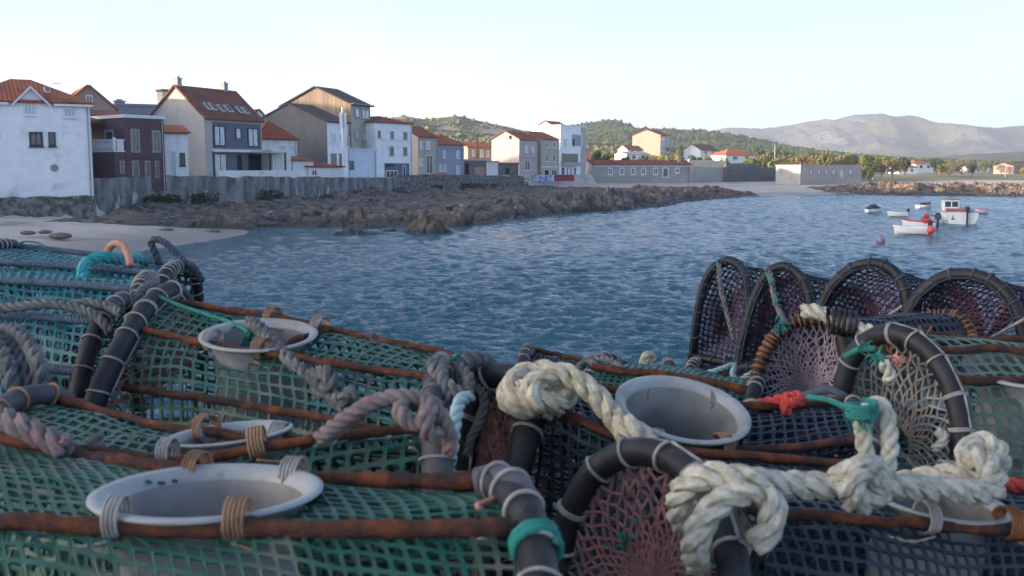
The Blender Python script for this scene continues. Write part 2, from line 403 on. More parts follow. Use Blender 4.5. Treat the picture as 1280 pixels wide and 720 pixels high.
def env_islets(X, Y):
    e = np.zeros_like(X)
    for px, py, w_, l_, h_ in ((447,291,2.4,1.3,.7),(533,289,2.1,1.2,1.05),(484,287,1.,.7,.5),(608,271,2.8,2.5,1.0),(575,280,1.6,2.2,.9),(742,259,1.8,2.,.7),(757,265,.9,1.,.6),(700,262,1.5,2,.5)):
        d = HC/-slope(py+2); c = XY(px, d)
        e = np.maximum(e, h_*1.5*np.clip(1.15 - ((X-c[0])/w_)**2 - ((Y-c[1])/l_)**2, 0, 1))
    return e
X, Y = np.meshgrid(np.arange(-16, 14, .18), np.arange(68, 112, .18))
e = env_islets(X, Y); f1, h1 = worley(X/1.1, Y/1.1, 8); f2, h2 = worley(X/.5, Y/.5, 9)
Z = -.5 + e*(.55 + .45*blocks(X/1.2, Y/1.2, 8) + .25*blocks(X/.5, Y/.5, 9) + .3*fbm(X, Y, 2)) - .25*(e <= 0)
tag(mesh_obj('tidal_rocks', np.stack([X, Y, Z], -1).reshape(-1, 3), [gridfaces(*X.shape)], M['rock_warm']), kind='structure')
def env_far(X, Y):
    s = np.where(inside(X, Y, SHORE), 1, -1)*seg_dist(X, Y, SHORE)
    e = .8*np.clip(1 - np.abs(s-14)/22., 0, 1)
    ramp = np.clip((X - 56 - .1*(Y-175))/8, 0, 1)
    left = (np.clip(1 - np.abs(s-4)/6., 0, 1)*.9 + .9*np.clip(fbm(X*.11,Y*.11,31)+.2,0,.4)*np.clip(1-np.abs(s-18)/20.,0,1)*2.6)*np.clip((44-X)/8, 0, 1)
    return np.maximum(e*ramp*(.7+1.3*np.clip(fbm(X*.08, Y*.08, 4)+.3, 0, 1)), left)
rock_sheet('rocky_point', 12, 170, 138, 216, .4, env_far, M['rock_warm'], 17, 4.6, 1.9)

# ---------------------------------------------------------------- hills
def interp_prof(pts, d, n):
    pts = np.array(pts, float); px = np.linspace(pts[0, 0], pts[-1, 0], n); py = np.interp(px, pts[:, 0], pts[:, 1])
    k = np.ones(5)/5; pad = np.pad(py, 2, mode='edge'); py = np.convolve(pad, k, 'valid')
    return XY(px, d)[0] if False else (px-640)/F0*CP*d, HC - np.tan(np.arctan((py-360)/F0) + PITCH)*d
def hill(name, prof, d, depth, mat_, rough, s, n=160, m_=60, zb=0, back=1.2, amp=1., rug=0.):
    x, z = interp_prof(prof, d, n); z = z + rug*(fbm(x*.012, x*0+s, s, 5) + .6*np.abs(fbm(x*.03, x*0+s+4, s, 4)))
    t = np.concatenate([np.linspace(-1, 0, m_), np.linspace(0, back, m_//2)[1:]])
    T, X = np.meshgrid(t, x, indexing='ij'); Zr = np.meshgrid(t, z, indexing='ij')[1]
    shape = np.where(T < 0, np.clip(1+T,0,1)**1.25, 1 - np.clip(T/back, 0, 1)**2)
    Y = d + T*depth
    Xs = X*(1 + .0*T)
    w_ = np.exp(-(T/.12)**2)
    nz = fbm(Xs/depth*4.2, Y/depth*4.2, s, 6)
    ridg = np.abs(fbm(Xs/depth*2.6+3, Y/depth*1.6, s+2, 4))
    H = (Zr - zb)*shape*(1 + (1-w_)*np.where(T < 0, 1, .4)*(nz*.6 - ridg*.9 + .02)*amp) + zb + nz*(Zr-zb)*.05
    zl = HC + (np.interp(X*d/Y, x, z) - HC)*Y/d
    H = np.where(T < -.02, np.minimum(H, zl - .004*(Y/d)*np.abs(zl)-.4*(1-Y/d)), H)
    edge = np.clip(np.minimum((X - x[0]), (x[-1]-X))/(.02*(x[-1]-x[0])+1e-9), 0, 1)
    H = zb - 4 + (H - zb + 4)*1
    o = mesh_obj(name, np.stack([Xs, Y, H], -1).reshape(-1, 3), [gridfaces(*X.shape)], mat_, smooth=True)
    return tag(o, kind='structure'), (X, Y, H)
M['hill'] = mat('scrub hillside', (.050, .075, .035), .95, (.11, .12, .06), .02, (.38, .62), bump=1, bscale=.15, bdist=3, col3=(.36, .33, .28), scale3=.03, thr3=(.53, .60), detail=9)
M['hill2'] = mat('wooded hillside', (.026, .044, .024), .95, (.055, .07, .036), .03, (.4, .6), bump=1, bscale=.2, bdist=3, detail=9)
M['mount'] = mat('granite mountain', (.055, .08, .075), .95, (.17, .172, .172), .006, (.46, .58), bump=1, bscale=.02, bdist=25, col3=(.08, .10, .05), scale3=.002, thr3=(.5, .62), detail=10)
_, SCRUBH = hill('hill', [(380,170),(440,160),(490,147),(510,146),(530,150),(555,147),(575,145),(600,151),(630,157),(660,164),(700,170),(760,178),(800,196),(860,203)], 620, 260, M['hill'], 1, 3, zb=4)
_, WOODH = hill('hill', [(640,176),(690,164),(720,156),(745,152),(762,149),(775,150),(790,160),(830,161),(870,163),(905,167),(940,173),(975,182),(1010,189),(1060,195),(1120,200),(1200,203),(1300,205)], 900, 400, M['hill2'], 1, 8, zb=5)
hill('mountain', [(820,172),(860,166),(900,161),(940,160),(985,158),(1020,152),(1045,150),(1060,144),(1085,142),(1105,143),(1118,147),(1130,145),(1145,146),(1160,153),(1180,157),(1205,159),(1240,160),(1290,158),(1400,163),(1500,180)], 3000, 1300, M['mount'], 1, 15, n=260, m_=110, zb=6, amp=5., rug=16.)
hill('hill', [(1000,203),(1060,199),(1110,196),(1180,199),(1220,193),(1260,191),(1300,188),(1400,186)], 1300, 300, M['hill2'], 1, 25, zb=6)
# unseen ridge added left of the frame, its crest shaped to throw the evening shade
yy = np.linspace(-260, 196, 60); xx = np.linspace(-330, -78, 50); XX, YY = np.meshgrid(xx, yy)
crest = np.interp(yy, [-260,-60,-20,58,74,100,150,160,172,196], [12,26,26,24.5,21.5,26.5,28,23,10,3])[:, None]
prof_ = np.exp(-((XX+125)/np.where(XX > -125, 24, 150))**2)
tag(mesh_obj('hill', np.stack([XX, YY, 1.5 + (crest-1.5)*prof_ + .8*fbm(XX*.1, YY*.1, 3)], -1).reshape(-1, 3), [gridfaces(*XX.shape)], M['hill'], smooth=True), kind='structure')
# ================================================================== buildings
def plaster(name, c, d=.86, **k):
    return mat(name, c, .88, tuple(v*d for v in c), .9, (.45, .75), bump=.15, bscale=14, col3=tuple(v*.6 for v in c), scale3=.5, thr3=(.56, .78), **k)
M['white'] = plaster('white plaster', (.84, .86, .87)); M['white2'] = plaster('soft white plaster', (.74, .74, .72))
M['grey_wall'] = plaster('grey render', (.42, .41, .39)); M['bluegrey'] = plaster('blue grey render', (.30, .34, .40))
M['dark_render'] = plaster('dark cement render', (.15, .155, .155), .75); M['beige'] = plaster('beige render', (.43, .40, .34))
M['maroon'] = plaster('maroon tiles', (.135, .085, .09), .85); M['pinkgrey'] = plaster('pink grey render', (.46, .40, .38))
M['tan'] = plaster('tan render', (.36, .265, .22)); M['stonewall'] = brick_mat('granite blocks', (.62, .59, .54), (.50, .475, .435), (.40, .385, .36), 1.4)
M['paleblue'] = plaster('pale blue wall', (.60, .68, .76)); M['cream'] = plaster('cream wall', (.62, .56, .46)); M['brownwall'] = plaster('brown wall', (.20, .15, .13))
M['concrete_l'] = plaster('pale concrete', (.36, .36, .35)); M['graphite'] = plaster('graphite panel', (.14, .15, .185), .92)
M['trim'] = mat('white trim', (.74, .75, .76), .6); M['frame_dark'] = mat('dark window frame', (.05, .05, .055), .5)
M['frame_grey'] = mat('grey stone surround', (.30, .28, .27), .8)
M['tile'] = tile_mat('red clay tile', (.23, .068, .042), (.30, .10, .055), (.15, .055, .04))
M['tile_o'] = tile_mat('orange clay tile', (.40, .14, .065), (.31, .10, .05), (.22, .08, .05))
M['tile_b'] = tile_mat('brown clay tile', (.185, .072, .050), (.24, .09, .058), (.12, .06, .045))
M['tile_d'] = tile_mat('dark weathered tile', (.085, .075, .07), (.11, .085, .07), (.06, .06, .06))
M['wood'] = mat('weathered timber cladding', (.30, .235, .17), .85, (.17, .135, .105), 1.2, (.35, .65), stretch=(2.2, 2.2, .06), bump=.3, bscale=5)
g = mat('window glass', (.03, .04, .05), .08, spec=.9); M['glass'] = g
g = mat('pale glass', (.52, .55, .57), .15, (.40, .43, .45), 1.5, spec=.8); M['glass_l'] = g  # pale panes with a mottled tone
M['dark'] = mat('dark opening', (.02, .02, .022), .9); M['metal'] = mat('galvanised metal', (.35, .36, .37), .45, metal=.6)
M['seawall'] = mat('streaked sea wall', (.25, .25, .245), .92, (.10, .103, .10), 1.5, (.40, .60), stretch=(.6, .6, .25), bump=.6, bscale=6, bdist=.06, col3=(.42, .42, .40), scale3=1.3, thr3=(.58, .66))
M['rubble'] = brick_mat('rubble masonry', (.33, .32, .30), (.20, .20, .19), (.13, .13, .125), 1.5, .5, .3, bump=.8)

class House: pass
def foot(pxL, pxC, pxR, d, th, la=None, lb=None):
    a = np.array([math.cos(th), math.sin(th)]); b = np.array([-math.sin(th), math.cos(th)]); C = XY(pxC, d)
    def t(v, px):
        k = (px-640)/F0*CP; return (k*C[1]-C[0])/(v[0]-k*v[1])
    if la is None: la = t(a, pxR)
    if lb is None: lb = t(b, pxL)
    return C, a, b, la, lb
HS = []
def house(name, label, cat, pxL, pxC, pxR, d, th, ye, yr=None, roof='gable', ridge='a', wall='white', tile='tile', la=None, lb=None, zb=2.6, over=.25, group=None, ze=None, zr=None, wallL=None):
    h = House(); h.th = math.radians(th); h.C, h.a, h.b, h.la, h.lb = foot(pxL, pxC, pxR, d, h.th, la, lb)
    h.ze = zat(ye, d) if ze is None else ze; h.zb = zb
    dm = d + (h.lb*.5*h.b[1] if ridge == 'a' else h.la*.5*h.a[1])
    h.zr = zr if zr else (zat(yr, dm) if yr else h.ze)
    h.root = empty(name, (h.C[0], h.C[1], zb), label, cat, group, h.th); h.wallm = M[wall]
    z0, z1, z2 = 0, h.ze-zb, h.zr-zb; la, lb = h.la, h.lb
    mb = MB()
    if roof == 'gable' and ridge == 'a':
        P = [(0,0,z0),(0,lb,z0),(0,lb,z1),(0,lb/2,z2),(0,0,z1)]
        V = P + [(la,)+p[1:] for p in P]
    elif roof == 'gable':
        P = [(0,0,z0),(la,0,z0),(la,0,z1),(la/2,0,z2),(0,0,z1)]
        V = P + [(p[0],lb,p[2]) for p in P]
    if roof == 'gable':
        mb.add(V, [np.array([(0,1,2,3,4),(9,8,7,6,5)]) if ridge == 'a' else np.array([(4,3,2,1,0)[::-1],(5,6,7,8,9)[::-1]]),
                   np.array([(i,5+i,5+(i+1)%5,(i+1)%5) for i in range(5)])])
    else: mb.box((0,0,z0),(la,lb,z1))
    h.wall = mb.build('wall', h.wallm, h.root)
    if wallL:
        mb = MB()
        if roof == 'gable' and ridge == 'a':
            P = [(-.05,.02,z0),(-.05,lb-.02,z0),(-.05,lb-.02,z1-.02),(-.05,lb/2,z2-.06),(-.05,.02,z1-.02)]; V = P+[(-.004,)+p[1:] for p in P]
            mb.add(V, [np.array([(0,1,2,3,4)[::-1],(5,6,7,8,9)]), np.array([(i,5+i,5+(i+1)%5,(i+1)%5)[::-1] for i in range(5)])])
        else: mb.box((-.05,.02,z0),(-.004,lb-.02,z1-.02))
        mb.build('gable_wall', M[wallL], h.root)
    # roof
    mb = MB(); o_ = over; th_ = .16
    def slab(q):
        q = [np.array(p, float) for p in q]; n = np.cross(q[1]-q[0], q[2]-q[0]); n /= np.linalg.norm(n); n = n if n[2] > 0 else -n
        V = [p + n*.004 for p in q] + [p + n*th_ for p in q]; k = len(q)
        cap = np.array([list(range(k))[::-1], list(range(k, 2*k))]); mb.add(V, [cap, np.array([(i,(i+1)%k,k+(i+1)%k,k+i) for i in range(k)])])
    if roof == 'gable':
        if ridge == 'a':
            s_ = (z2-z1)/(lb/2); e = o_*s_
            slab([(-o_,-o_,z1-e),(la+o_,-o_,z1-e),(la+o_,lb/2,z2),(-o_,lb/2,z2)]); slab([(la+o_,lb+o_,z1-e),(-o_,lb+o_,z1-e),(-o_,lb/2,z2),(la+o_,lb/2,z2)])
            h.plane = (np.array([0,0,z1]), np.array([0,-s_,1.]))
        else:
            s_ = (z2-z1)/(la/2); e = o_*s_
            slab([(-o_,lb+o_,z1-e),(-o_,-o_,z1-e),(la/2,-o_,z2),(la/2,lb+o_,z2)]); slab([(la+o_,-o_,z1-e),(la+o_,lb+o_,z1-e),(la/2,lb+o_,z2),(la/2,-o_,z2)])
            h.plane = (np.array([la,0,z1]), np.array([s_,0,1.]))
        mb.build('roof', M[tile], h.root)
    elif roof == 'hip':
        r = min(la, lb)/2*.85
        if la >= lb: p, q = (r, lb/2, z2), (la-r, lb/2, z2)
        else: p, q = (la/2, r, z2), (la/2, lb-r, z2)
        A_, B_, C_, D_ = (-o_,-o_,z1-.05),(la+o_,-o_,z1-.05),(la+o_,lb+o_,z1-.05),(-o_,lb+o_,z1-.05)
        if la >= lb: slab([A_,B_,q,p]); slab([C_,D_,p,q]); slab([B_,C_,q]); slab([D_,A_,p])
        else: slab([A_,B_,p]); slab([C_,D_,q]); slab([B_,C_,q,p]); slab([D_,A_,p,q])
        mb.build('roof', M[tile], h.root); h.plane = (np.array([0,0,z1]), np.array([0,-(z2-z1)/(lb/2),1.]))
    elif roof == 'shed':
        s_ = (z2-z1)/lb; slab([(-o_,-o_,z1-o_*s_),(la+o_,-o_,z1-o_*s_),(la+o_,lb+o_,z2+o_*s_),(-o_,lb+o_,z2+o_*s_)]); mb.build('roof', M[tile], h.root)
    else:
        mb.box((-.12,-.12,z1+.004),(la+.12,lb+.12,z1+.28)); mb.build('roof', M[tile], h.root)
    h.Minv = Matrix.Translation((h.C[0],h.C[1],zb)) @ Matrix.Rotation(h.th,4,'Z'); h.Minv.invert()
    h.z1 = z1; HS.append(h); return h
def loc_ray(h):
    return np.array(h.Minv @ Vector((0,0,HC)))
def face_uz(h, face, px, py, out=0.):
    o = loc_ray(h); dr = np.array(h.Minv.to_3x3() @ Vector(rayd(px, py)))
    ax = 1 if face == 'R' else 0
    t = (-out - o[ax])/dr[ax]; p = o + t*dr
    return (p[0] if face == 'R' else p[1]), p[2]
def fbox(mb, face, u0, u1, z0, z1, o0, o1):
    if face == 'R': mb.box((u0,-o1,z0),(u1,-o0,z1))
    else: mb.box((-o1,u0,z0),(-o0,u1,z1))
def rect(h, face, x0, y0, x1, y1):
    u0, zt = face_uz(h, face, x0, y0); u1, zb_ = face_uz(h, face, x1, y1)
    _, zc = face_uz(h, face, x1, y0); _, zd = face_uz(h, face, x0, y1)
    z1 = (zt+zc)/2; z0 = (zb_+zd)/2
    lim = h.la if face == 'R' else h.lb
    u0, u1 = sorted((u0, u1)); return max(u0,.03), min(u1, lim-.03), z0, z1
def win(h, face, x0, y0, x1, y1, fm='trim', gm='glass', kind='window', fw=.09, mull=1, bars=0, sill=True):
    u0, u1, z0, z1 = rect(h, face, x0, y0, x1, y1); z0 = max(z0, .05)
    if u1-u0 < .15: return
    fw = min(fw, (u1-u0)*.2)
    mb = MB(); O0, O1 = .003, .09
    fbox(mb, face, u0, u0+fw, z0, z1, O0, O1); fbox(mb, face, u1-fw, u1, z0, z1, O0, O1)
    fbox(mb, face, u0+fw, u1-fw, z1-fw, z1, O0, O1); fbox(mb, face, u0+fw, u1-fw, z0, z0+fw, O0, O1)
    for k in range(mull):
        uc = u0 + (u1-u0)*(k+1)/(mull+1); fbox(mb, face, uc-fw*.3, uc+fw*.3, z0+fw, z1-fw, .03, .075)
    if kind == 'window' and sill: fbox(mb, face, u0-.08, u1+.08, z0-.09, z0-.003, O0, .16)
    f = mb.build(kind, M[fm], h.root)
    mb = MB(); fbox(mb, face, u0+fw+.001, u1-fw-.001, z0+fw+.001, z1-fw-.001, .01, .028); mb.build('pane' if kind != 'door' else 'door_panel', M[gm], f)
    return f
def panel(h, name, face, x0, y0, x1, y1, m, o0=.003, o1=.06):
    u0, u1, z0, z1 = rect(h, face, x0, y0, x1, y1); mb = MB(); fbox(mb, face, u0, u1, max(z0,.02), z1, o0, o1); return mb.build(name, M[m], h.root)
def lbox(h, name, a, b, m, parent=None):
    mb = MB(); mb.box(a, b); return mb.build(name, M[m], parent or h.root)
def chimney(h, u, v, w_, z0, z1, m='concrete_l'):
    mb = MB(); mb.box((u-w_/2,v-w_/2,z0),(u+w_/2,v+w_/2,z1)); mb.box((u-w_*.65,v-w_*.65,z1+.003),(u+w_*.65,v+w_*.65,z1+.12)); mb.box((u-w_*.3,v-w_*.3,z1+.12),(u+w_*.3,v+w_*.3,z1+.3))
    return mb.build('chimney', M[m], h.root)

G = 'houses along the waterfront'; GB = 'houses behind the waterfront'
# 1 white house at the left edge
h = house('white_house', 'large white house at the left edge with orange roof and small front gable', 'house', None, -45, 116, 77.3, 30, 131, 100, 'hip', 'a', 'white', 'tile_o', lb=9.2, zb=2.0, group=G, ze=9.75, zr=11.75)
for r in ((29,127,45,144),(79,135,94,147)): win(h,'R',*r,gm='glass_l',mull=2)
for r in ((36,165,54,183),(60,165,70,183)): win(h,'R',*r,fm='frame_dark',mull=1,fw=.16)
u0, _ = face_uz(h,'R',15,126); u1, _ = face_uz(h,'R',62,131); um, zm = face_uz(h,'R',38,110)
z1 = h.z1
mb = MB(); P = [(u0,-.02,z1-.25),(u1,-.02,z1-.25),((u0+u1)/2,-.02,zm)]; V = P + [(p[0],3.6,p[2]) for p in P]
mb.add(V,[np.array([(0,1,2),(5,4,3)]),np.array([(0,3,4,1),(1,4,5,2),(2,5,3,0)])]); dg = mb.build('dormer', M['white'], h.root)
mb = MB(); c_ = (u0+u1)/2
for ua, ub in ((u0-.06,c_),(u1+.06,c_)):
    dz = (zm-z1+.25)/((u1-u0)/2); za = z1-.25-.06*dz
    q = [np.array(p) for p in ((ua,-.3,za),(ub,-.3,zm),(ub,3.7,zm),(ua,3.7,za))]
    V = [p+np.array([0,0,.01]) for p in q]+[p+np.array([0,0,.17]) for p in q]; mb.add(V,[np.array([(0,1,2,3),(7,6,5,4),(0,4,5,1),(1,5,6,2),(2,6,7,3),(3,7,4,0)])])
rr = mb.build('dormer_roof', M['tile_o'], dg)
mb = MB()
for ua, ub in ((u0-.06,c_),(c_,u1+.06)):
    za, zb_ = (z1-.25-.06*dz, zm) if ub == c_ else (zm, z1-.25-.06*dz)
    mb.add([(ua,-.34,za-.04),(ub,-.34,zb_-.04),(ub,-.34,zb_+.16),(ua,-.34,za+.16),(ua,-.305,za-.04),(ub,-.305,zb_-.04),(ub,-.305,zb_+.16),(ua,-.305,za+.16)],[np.array([(0,1,2,3),(7,6,5,4),(0,4,5,1),(3,2,6,7),(0,3,7,4),(1,5,6,2)])])
mb.build('fascia', M['trim'], dg)
lbox(h,'cornice',(0,-.34,z1-.22),(u0-.3,-.26,z1-.05),'trim'); lbox(h,'cornice',(u1+.3,-.34,z1-.22),(h.la+.2,-.26,z1-.05),'trim')
o0, zz = face_uz(h,'R',68,210); mb = MB(); a_ = np.linspace(0,2*np.pi,15)[:-1]
mb.add([(o0+.3*math.cos(t),-.05,zz+.3*math.sin(t)) for t in a_]+[(o0+.3*math.cos(t),-.003,zz+.3*math.sin(t)) for t in a_],[np.array([list(range(14))]),np.array([(i,14+i,14+(i+1)%14,(i+1)%14) for i in range(14)])]); mb.build('vent_cover', M['frame_grey'], h.root)
# skylight on the roof slope
def on_roof(h, px, py, lift=.17):
    o = loc_ray(h); dr = np.array(h.Minv.to_3x3() @ Vector(rayd(px, py))); p0, n = h.plane; n = n/np.linalg.norm(n)
    t = ((p0+n*lift-o) @ n)/(dr @ n); return o + t*dr, n
def skylight(h, x0, y0, x1, y1):
    p, n = on_roof(h, (x0+x1)/2, (y0+y1)/2); q0, _ = on_roof(h, (x0+x1)/2, y0); q1, _ = on_roof(h, (x0+x1)/2, y1)
    hw = abs(on_roof(h,x1,(y0+y1)/2)[0][0]-on_roof(h,x0,(y0+y1)/2)[0][0])/2
    up = np.array([0,-n[2],n[1]]) if abs(n[0]) < .01 else np.array([n[2],0,-n[0]]); up = up/np.linalg.norm(up)*(1 if up[2] > 0 else -1)
    rt = np.cross(up, n); hl = .55; hw = min(hw*.62, .5)
    def q(w_, l_, z0_, z1_):
        V = [p+rt*sx*w_+up*sy*l_+n*z for z in (z0_,z1_) for sx,sy in ((-1,-1),(1,-1),(1,1),(-1,1))]
        return V
    bf = np.array([(0,3,2,1),(4,5,6,7),(0,1,5,4),(1,2,6,5),(2,3,7,6),(3,0,4,7)])
    f = MB().add(q(hw,hl,.003,.10),bf).build('skylight', M['trim'], h.root); MB().add(q(hw*.8,hl*.86,.103,.12),bf).build('pane', M['glass'], f)
skylight(h,53,109,65,117)
# 2
h2 = house('tiled_house', 'brown roofed house rising behind the white house at the left edge', 'house', None, -75, 44, 96, 30, 112, 94, 'hip', 'a', 'white2', 'tile_b', lb=9, zb=2.2, group=GB, zr=13.3, ze=11.0)
# 3
h = house('gabled_house', 'tan gabled house with an orange roof peeping out behind the white and maroon houses', 'house', None, 82, 148, 102, 30, 134, 107, 'gable', 'b', 'tan', 'tile_o', lb=10, zb=2.2, group=GB)
win(h,'R',107,119,116,131,fm='trim',mull=1)
# 4 maroon house
h = house('maroon_house', 'maroon two storey house with flat roof and white balustraded balcony', 'house', 117, 158, 207, 88, 50, 147, None, 'flat', 'a', 'maroon', 'trim', zb=2.6, group=G)
for r in ((162,161,175,191),(189,163,201,191)): win(h,'R',*r,fm='frame_grey',mull=1,fw=.22,sill=False)
for r in ((164,201,174,222),(180,201,188,222),(193,201,199,222)): win(h,'R',*r,fm='frame_grey',kind='door',gm='glass',mull=0,fw=.18)
win(h,'L',131,162,143,178,fm='frame_grey',kind='door',gm='glass',mull=0,fw=.2)
u_, zf = face_uz(h,'R',158.5,190); wx = -abs(face_uz(h,'R',143,190)[0])
mb = MB(); mb.box((wx,.03,0),(-.003,7.,zf)); mb.build('lower_wing', M['maroon'], h.root)
mb = MB(); mb.box((wx-.08,-.06,zf+.003),(-.06,7.,zf+.12)); sl_ = mb.build('balcony', M['trim'], h.root)
mb = MB(); zt = zf+1.0
mb.box((wx-.06,-.04,zt),(-.06,.1,zt+.1)); mb.box((wx-.06,.1,zt),(wx+.08,7,zt+.1))
mb.box((wx-.09,-.07,zf+.12),(wx+.12,.13,zt+.25))
for k in range(7): mb.tube([(wx+.3+k*(-wx-.4)/7,.03,zf+.12),(wx+.3+k*(-wx-.4)/7,.03,zf+.5),(wx+.3+k*(-wx-.4)/7,.03,zt)],[.05,.08,.045],6)
for k in range(22): mb.tube([(wx+.01,.35+k*.3,zf+.12),(wx+.01,.35+k*.3,zf+.5),(wx+.01,.35+k*.3,zt)],[.05,.08,.045],6)
mb.build('balustrade', M['trim'], sl_)
z1 = h.z1; lb, la = h.lb, h.la
win(h,'R',148,201,157,217,fm='frame_grey',mull=0) if False else None
mb = MB(); ua, za = face_uz(h,'R',149,201); ub, zb_ = face_uz(h,'R',156,217); mb.box((ua,-.06,zb_),(ub,.027,za)); f = mb.build('window', M['frame_grey'], h.root)
MB().box((ua+.12,-.08,zb_+.12),(ub-.12,-.062,za-.12)).build('pane', M['glass'], f)
mb = MB(); mb.add([(-3,3.5,z1-.4),(la,3.5,z1+.3),(la,9,z1+1.1),(-3,9,z1+1.1),(-3,3.5,z1-.6),(la,3.5,z1-.1),(la,9,z1-.3),(-3,9,z1-.6)],[np.array([(0,1,2,3),(7,6,5,4),(0,4,5,1),(1,5,6,2),(2,6,7,3),(3,7,4,0)])]); mb.build('roof', M['tile_b'], h.root)
u_, zg = face_uz(h,'R',170,196); lbox(h,'string_course',(0,-.08,zg-.12),(la,-.003,zg),'maroon')
# 5
h = house('flat_roofed_house', 'blue grey flat roofed house just showing above the maroon house', 'house', None, 148, 202, 114, 30, 132, None, 'flat', 'a', 'bluegrey', 'bluegrey', lb=8, zb=2.6, group=GB)
chimney(h, .6, 1, 1., h.z1, h.z1+.5)
h = house('flat_roofed_house', 'small cream flat roofed house catching the sun left of the big skylit house', 'house', 200, 207, 222, 132, 45, 114, None, 'flat', 'a', 'cream', 'tile_o', zb=2.6, group=GB)
win(h,'R',209,121,214,127,fm='frame_dark',mull=0)
# 6 small white house
h = house('cottage', 'small white cottage with pale blue door squeezed between maroon house and big grey house', 'house', None, 205.5, 236, 94.5, 32, 166, 158, 'gable', 'a', 'white', 'tile_o', lb=5.2, zb=2.6, group=G)
win(h,'R',215,189,220.5,221,kind='door',gm='paleblue',mull=0); win(h,'R',224.5,191,231.5,207,fm='frame_dark',mull=1)
# 7 big house with skylights
h = house('skylit_house', 'big pale gabled house with brown roof, skylights and graphite facade panels', 'house', 190, 257.5, 328.5, 106, 64, 146.5, 107.5, 'gable', 'a', 'grey_wall', 'tile_b', zb=2.6, group=G)
panel(h,'facade_panel','R',265,154,326,186,'graphite',.003,.008); panel(h,'facade_panel','R',265,191,330,222,'graphite',.003,.008)
for r in ((266.5,157,282,183),(309,160,323,184)): win(h,'R',*r,fm='frame_dark',gm='glass_l',mull=1,fw=.14,sill=False)
win(h,'R',294,160,301.5,174,fm='frame_dark',gm='glass_l',mull=0,sill=False)
win(h,'R',267,192,284,222,fm='frame_dark',gm='glass_l',mull=1,kind='door'); win(h,'R',296,193,302.5,222,fm='frame_dark',kind='door',gm='dark',mull=0)
win(h,'R',310,193,328,222,fm='frame_dark',kind='door',gm='dark',mull=1)
ua, zc = face_uz(h,'R',264,187); lbox(h,'balcony_slab',(ua,-.5,zc-.2),(h.la,-.06,zc),'trim')
mb = MB(); mb.box((h.la-2.5,-3.2,zc-.3),(h.la+.3,-.55,zc-.1)); pc = mb.build('porch', M['grey_wall'], h.root)
for x_ in (h.la-2.4, h.la+.2): MB().box((x_-.08,-3.15,0),(x_+.08,-3.0,zc-.303)).build('post', M['frame_dark'], pc)
for x0, y0, x1, y1 in ((256,128,263,138),(262,129,270,138),(273,130,280,141),(281,131,290,141),(296,133,302,142),(303,134,311,143)): skylight(h,x0,y0,x1,y1)
pz = h.zr-h.zb
chimney(h,.35,h.lb/2,.6,pz-.5,pz+.75); chimney(h,h.la-1.6,h.lb/2,.6,pz-.5,pz+.75)
# terrace wall, annex
def wall_thing(name, label, cat, p0, p1, z0, z1, m, thick=.25, group=None, z1b=None):
    p0 = np.array(p0); p1 = np.array(p1); t = p1-p0; L = np.linalg.norm(t); t /= L
    th = math.atan2(t[1], t[0]); n = max(2, int(L/.6)); mb = MB()
    rs = np.random.RandomState(int(abs(p0[0]*77+p0[1]*13)) % 9999)
    u = np.linspace(0, L, n); zt = np.interp(u, [0, L], [z1, z1 if z1b is None else z1b]) - z0 + .05*rs.randn(n)*(thick > .3)
    V = []
    for k in range(n): V += [(u[k],0,0),(u[k],0,zt[k]),(u[k],thick,zt[k]),(u[k],thick,0)]
    Fq = [(4*k+j,4*k+(j+1)%4,4*k+4+(j+1)%4,4*k+4+j) for k in range(n-1) for j in range(4)][:]
    mb.add(V, [np.array(Fq), np.array([(3,2,1,0),(4*n-4,4*n-3,4*n-2,4*n-1)])])
    o = mb.build(name, M[m]); o.location = (p0[0], p0[1], z0); o.rotation_euler = (0,0,th)
    return tag(o, label, cat, group)
wall_thing('terrace_wall','low white terrace wall in front of the big skylit house','wall',XY(274,100.5),XY(383,113.8),3.0,zat(213,104),'white2',group=None,z1b=zat(213,112))
h = house('annex','plain white annex with flat roof right of the big house porch','house',None,341,364,113,40,190.5,None,'flat','a','white2','trim',lb=4,zb=2.6)
win(h,'R',344,194,353,216,kind='door',gm='white2',mull=0)
# 8
h = house('hip_roofed_house','white house with red hipped roof and two white windows behind the annex','house',None,323,372,121,40,174,152,'hip','a','white2','tile',lb=8,zb=2.6,group=G)
win(h,'R',350,181,357,193,mull=1,gm='glass_l'); win(h,'R',361,181,368,193,mull=1,gm='glass_l')
h = house('narrow_house','narrow white house with small red gable behind the skylit house','house',None,320,331,138,30,143,137,'gable','b','white','tile',lb=7,zb=2.6,group=GB)
# 9 sheds
h = house('shed','white shed with sloping red tile roof left of the longer shed','shed',None,366,392,116,45,201,197,'shed','a','white2','tile_o',lb=3.5,zb=2.6)
h = house('shed','long low white shed with thin red roof edge and a small window','shed',None,386,428,117,52,209,205,'shed','a','white2','tile',lb=4,zb=2.6)
win(h,'R',389,212,396,220,fm='trim',mull=1)
# 10 dark gabled house
h = house('cement_house','dark cement gabled house with white balconied front','house',318,410,437,131,66,152,130,'gable','a','white','tile_d',zb=2.6,group=G,wallL='dark_render')
for r in ((413,167,419.5,178.5),(424,168,427.5,174),(432.5,170,437,184)): win(h,'R',*r,gm='glass_l',mull=0)
for r in ((412,191,421,211),(422.5,191,427.5,211)): win(h,'R',*r,kind='door',gm='glass',mull=0)
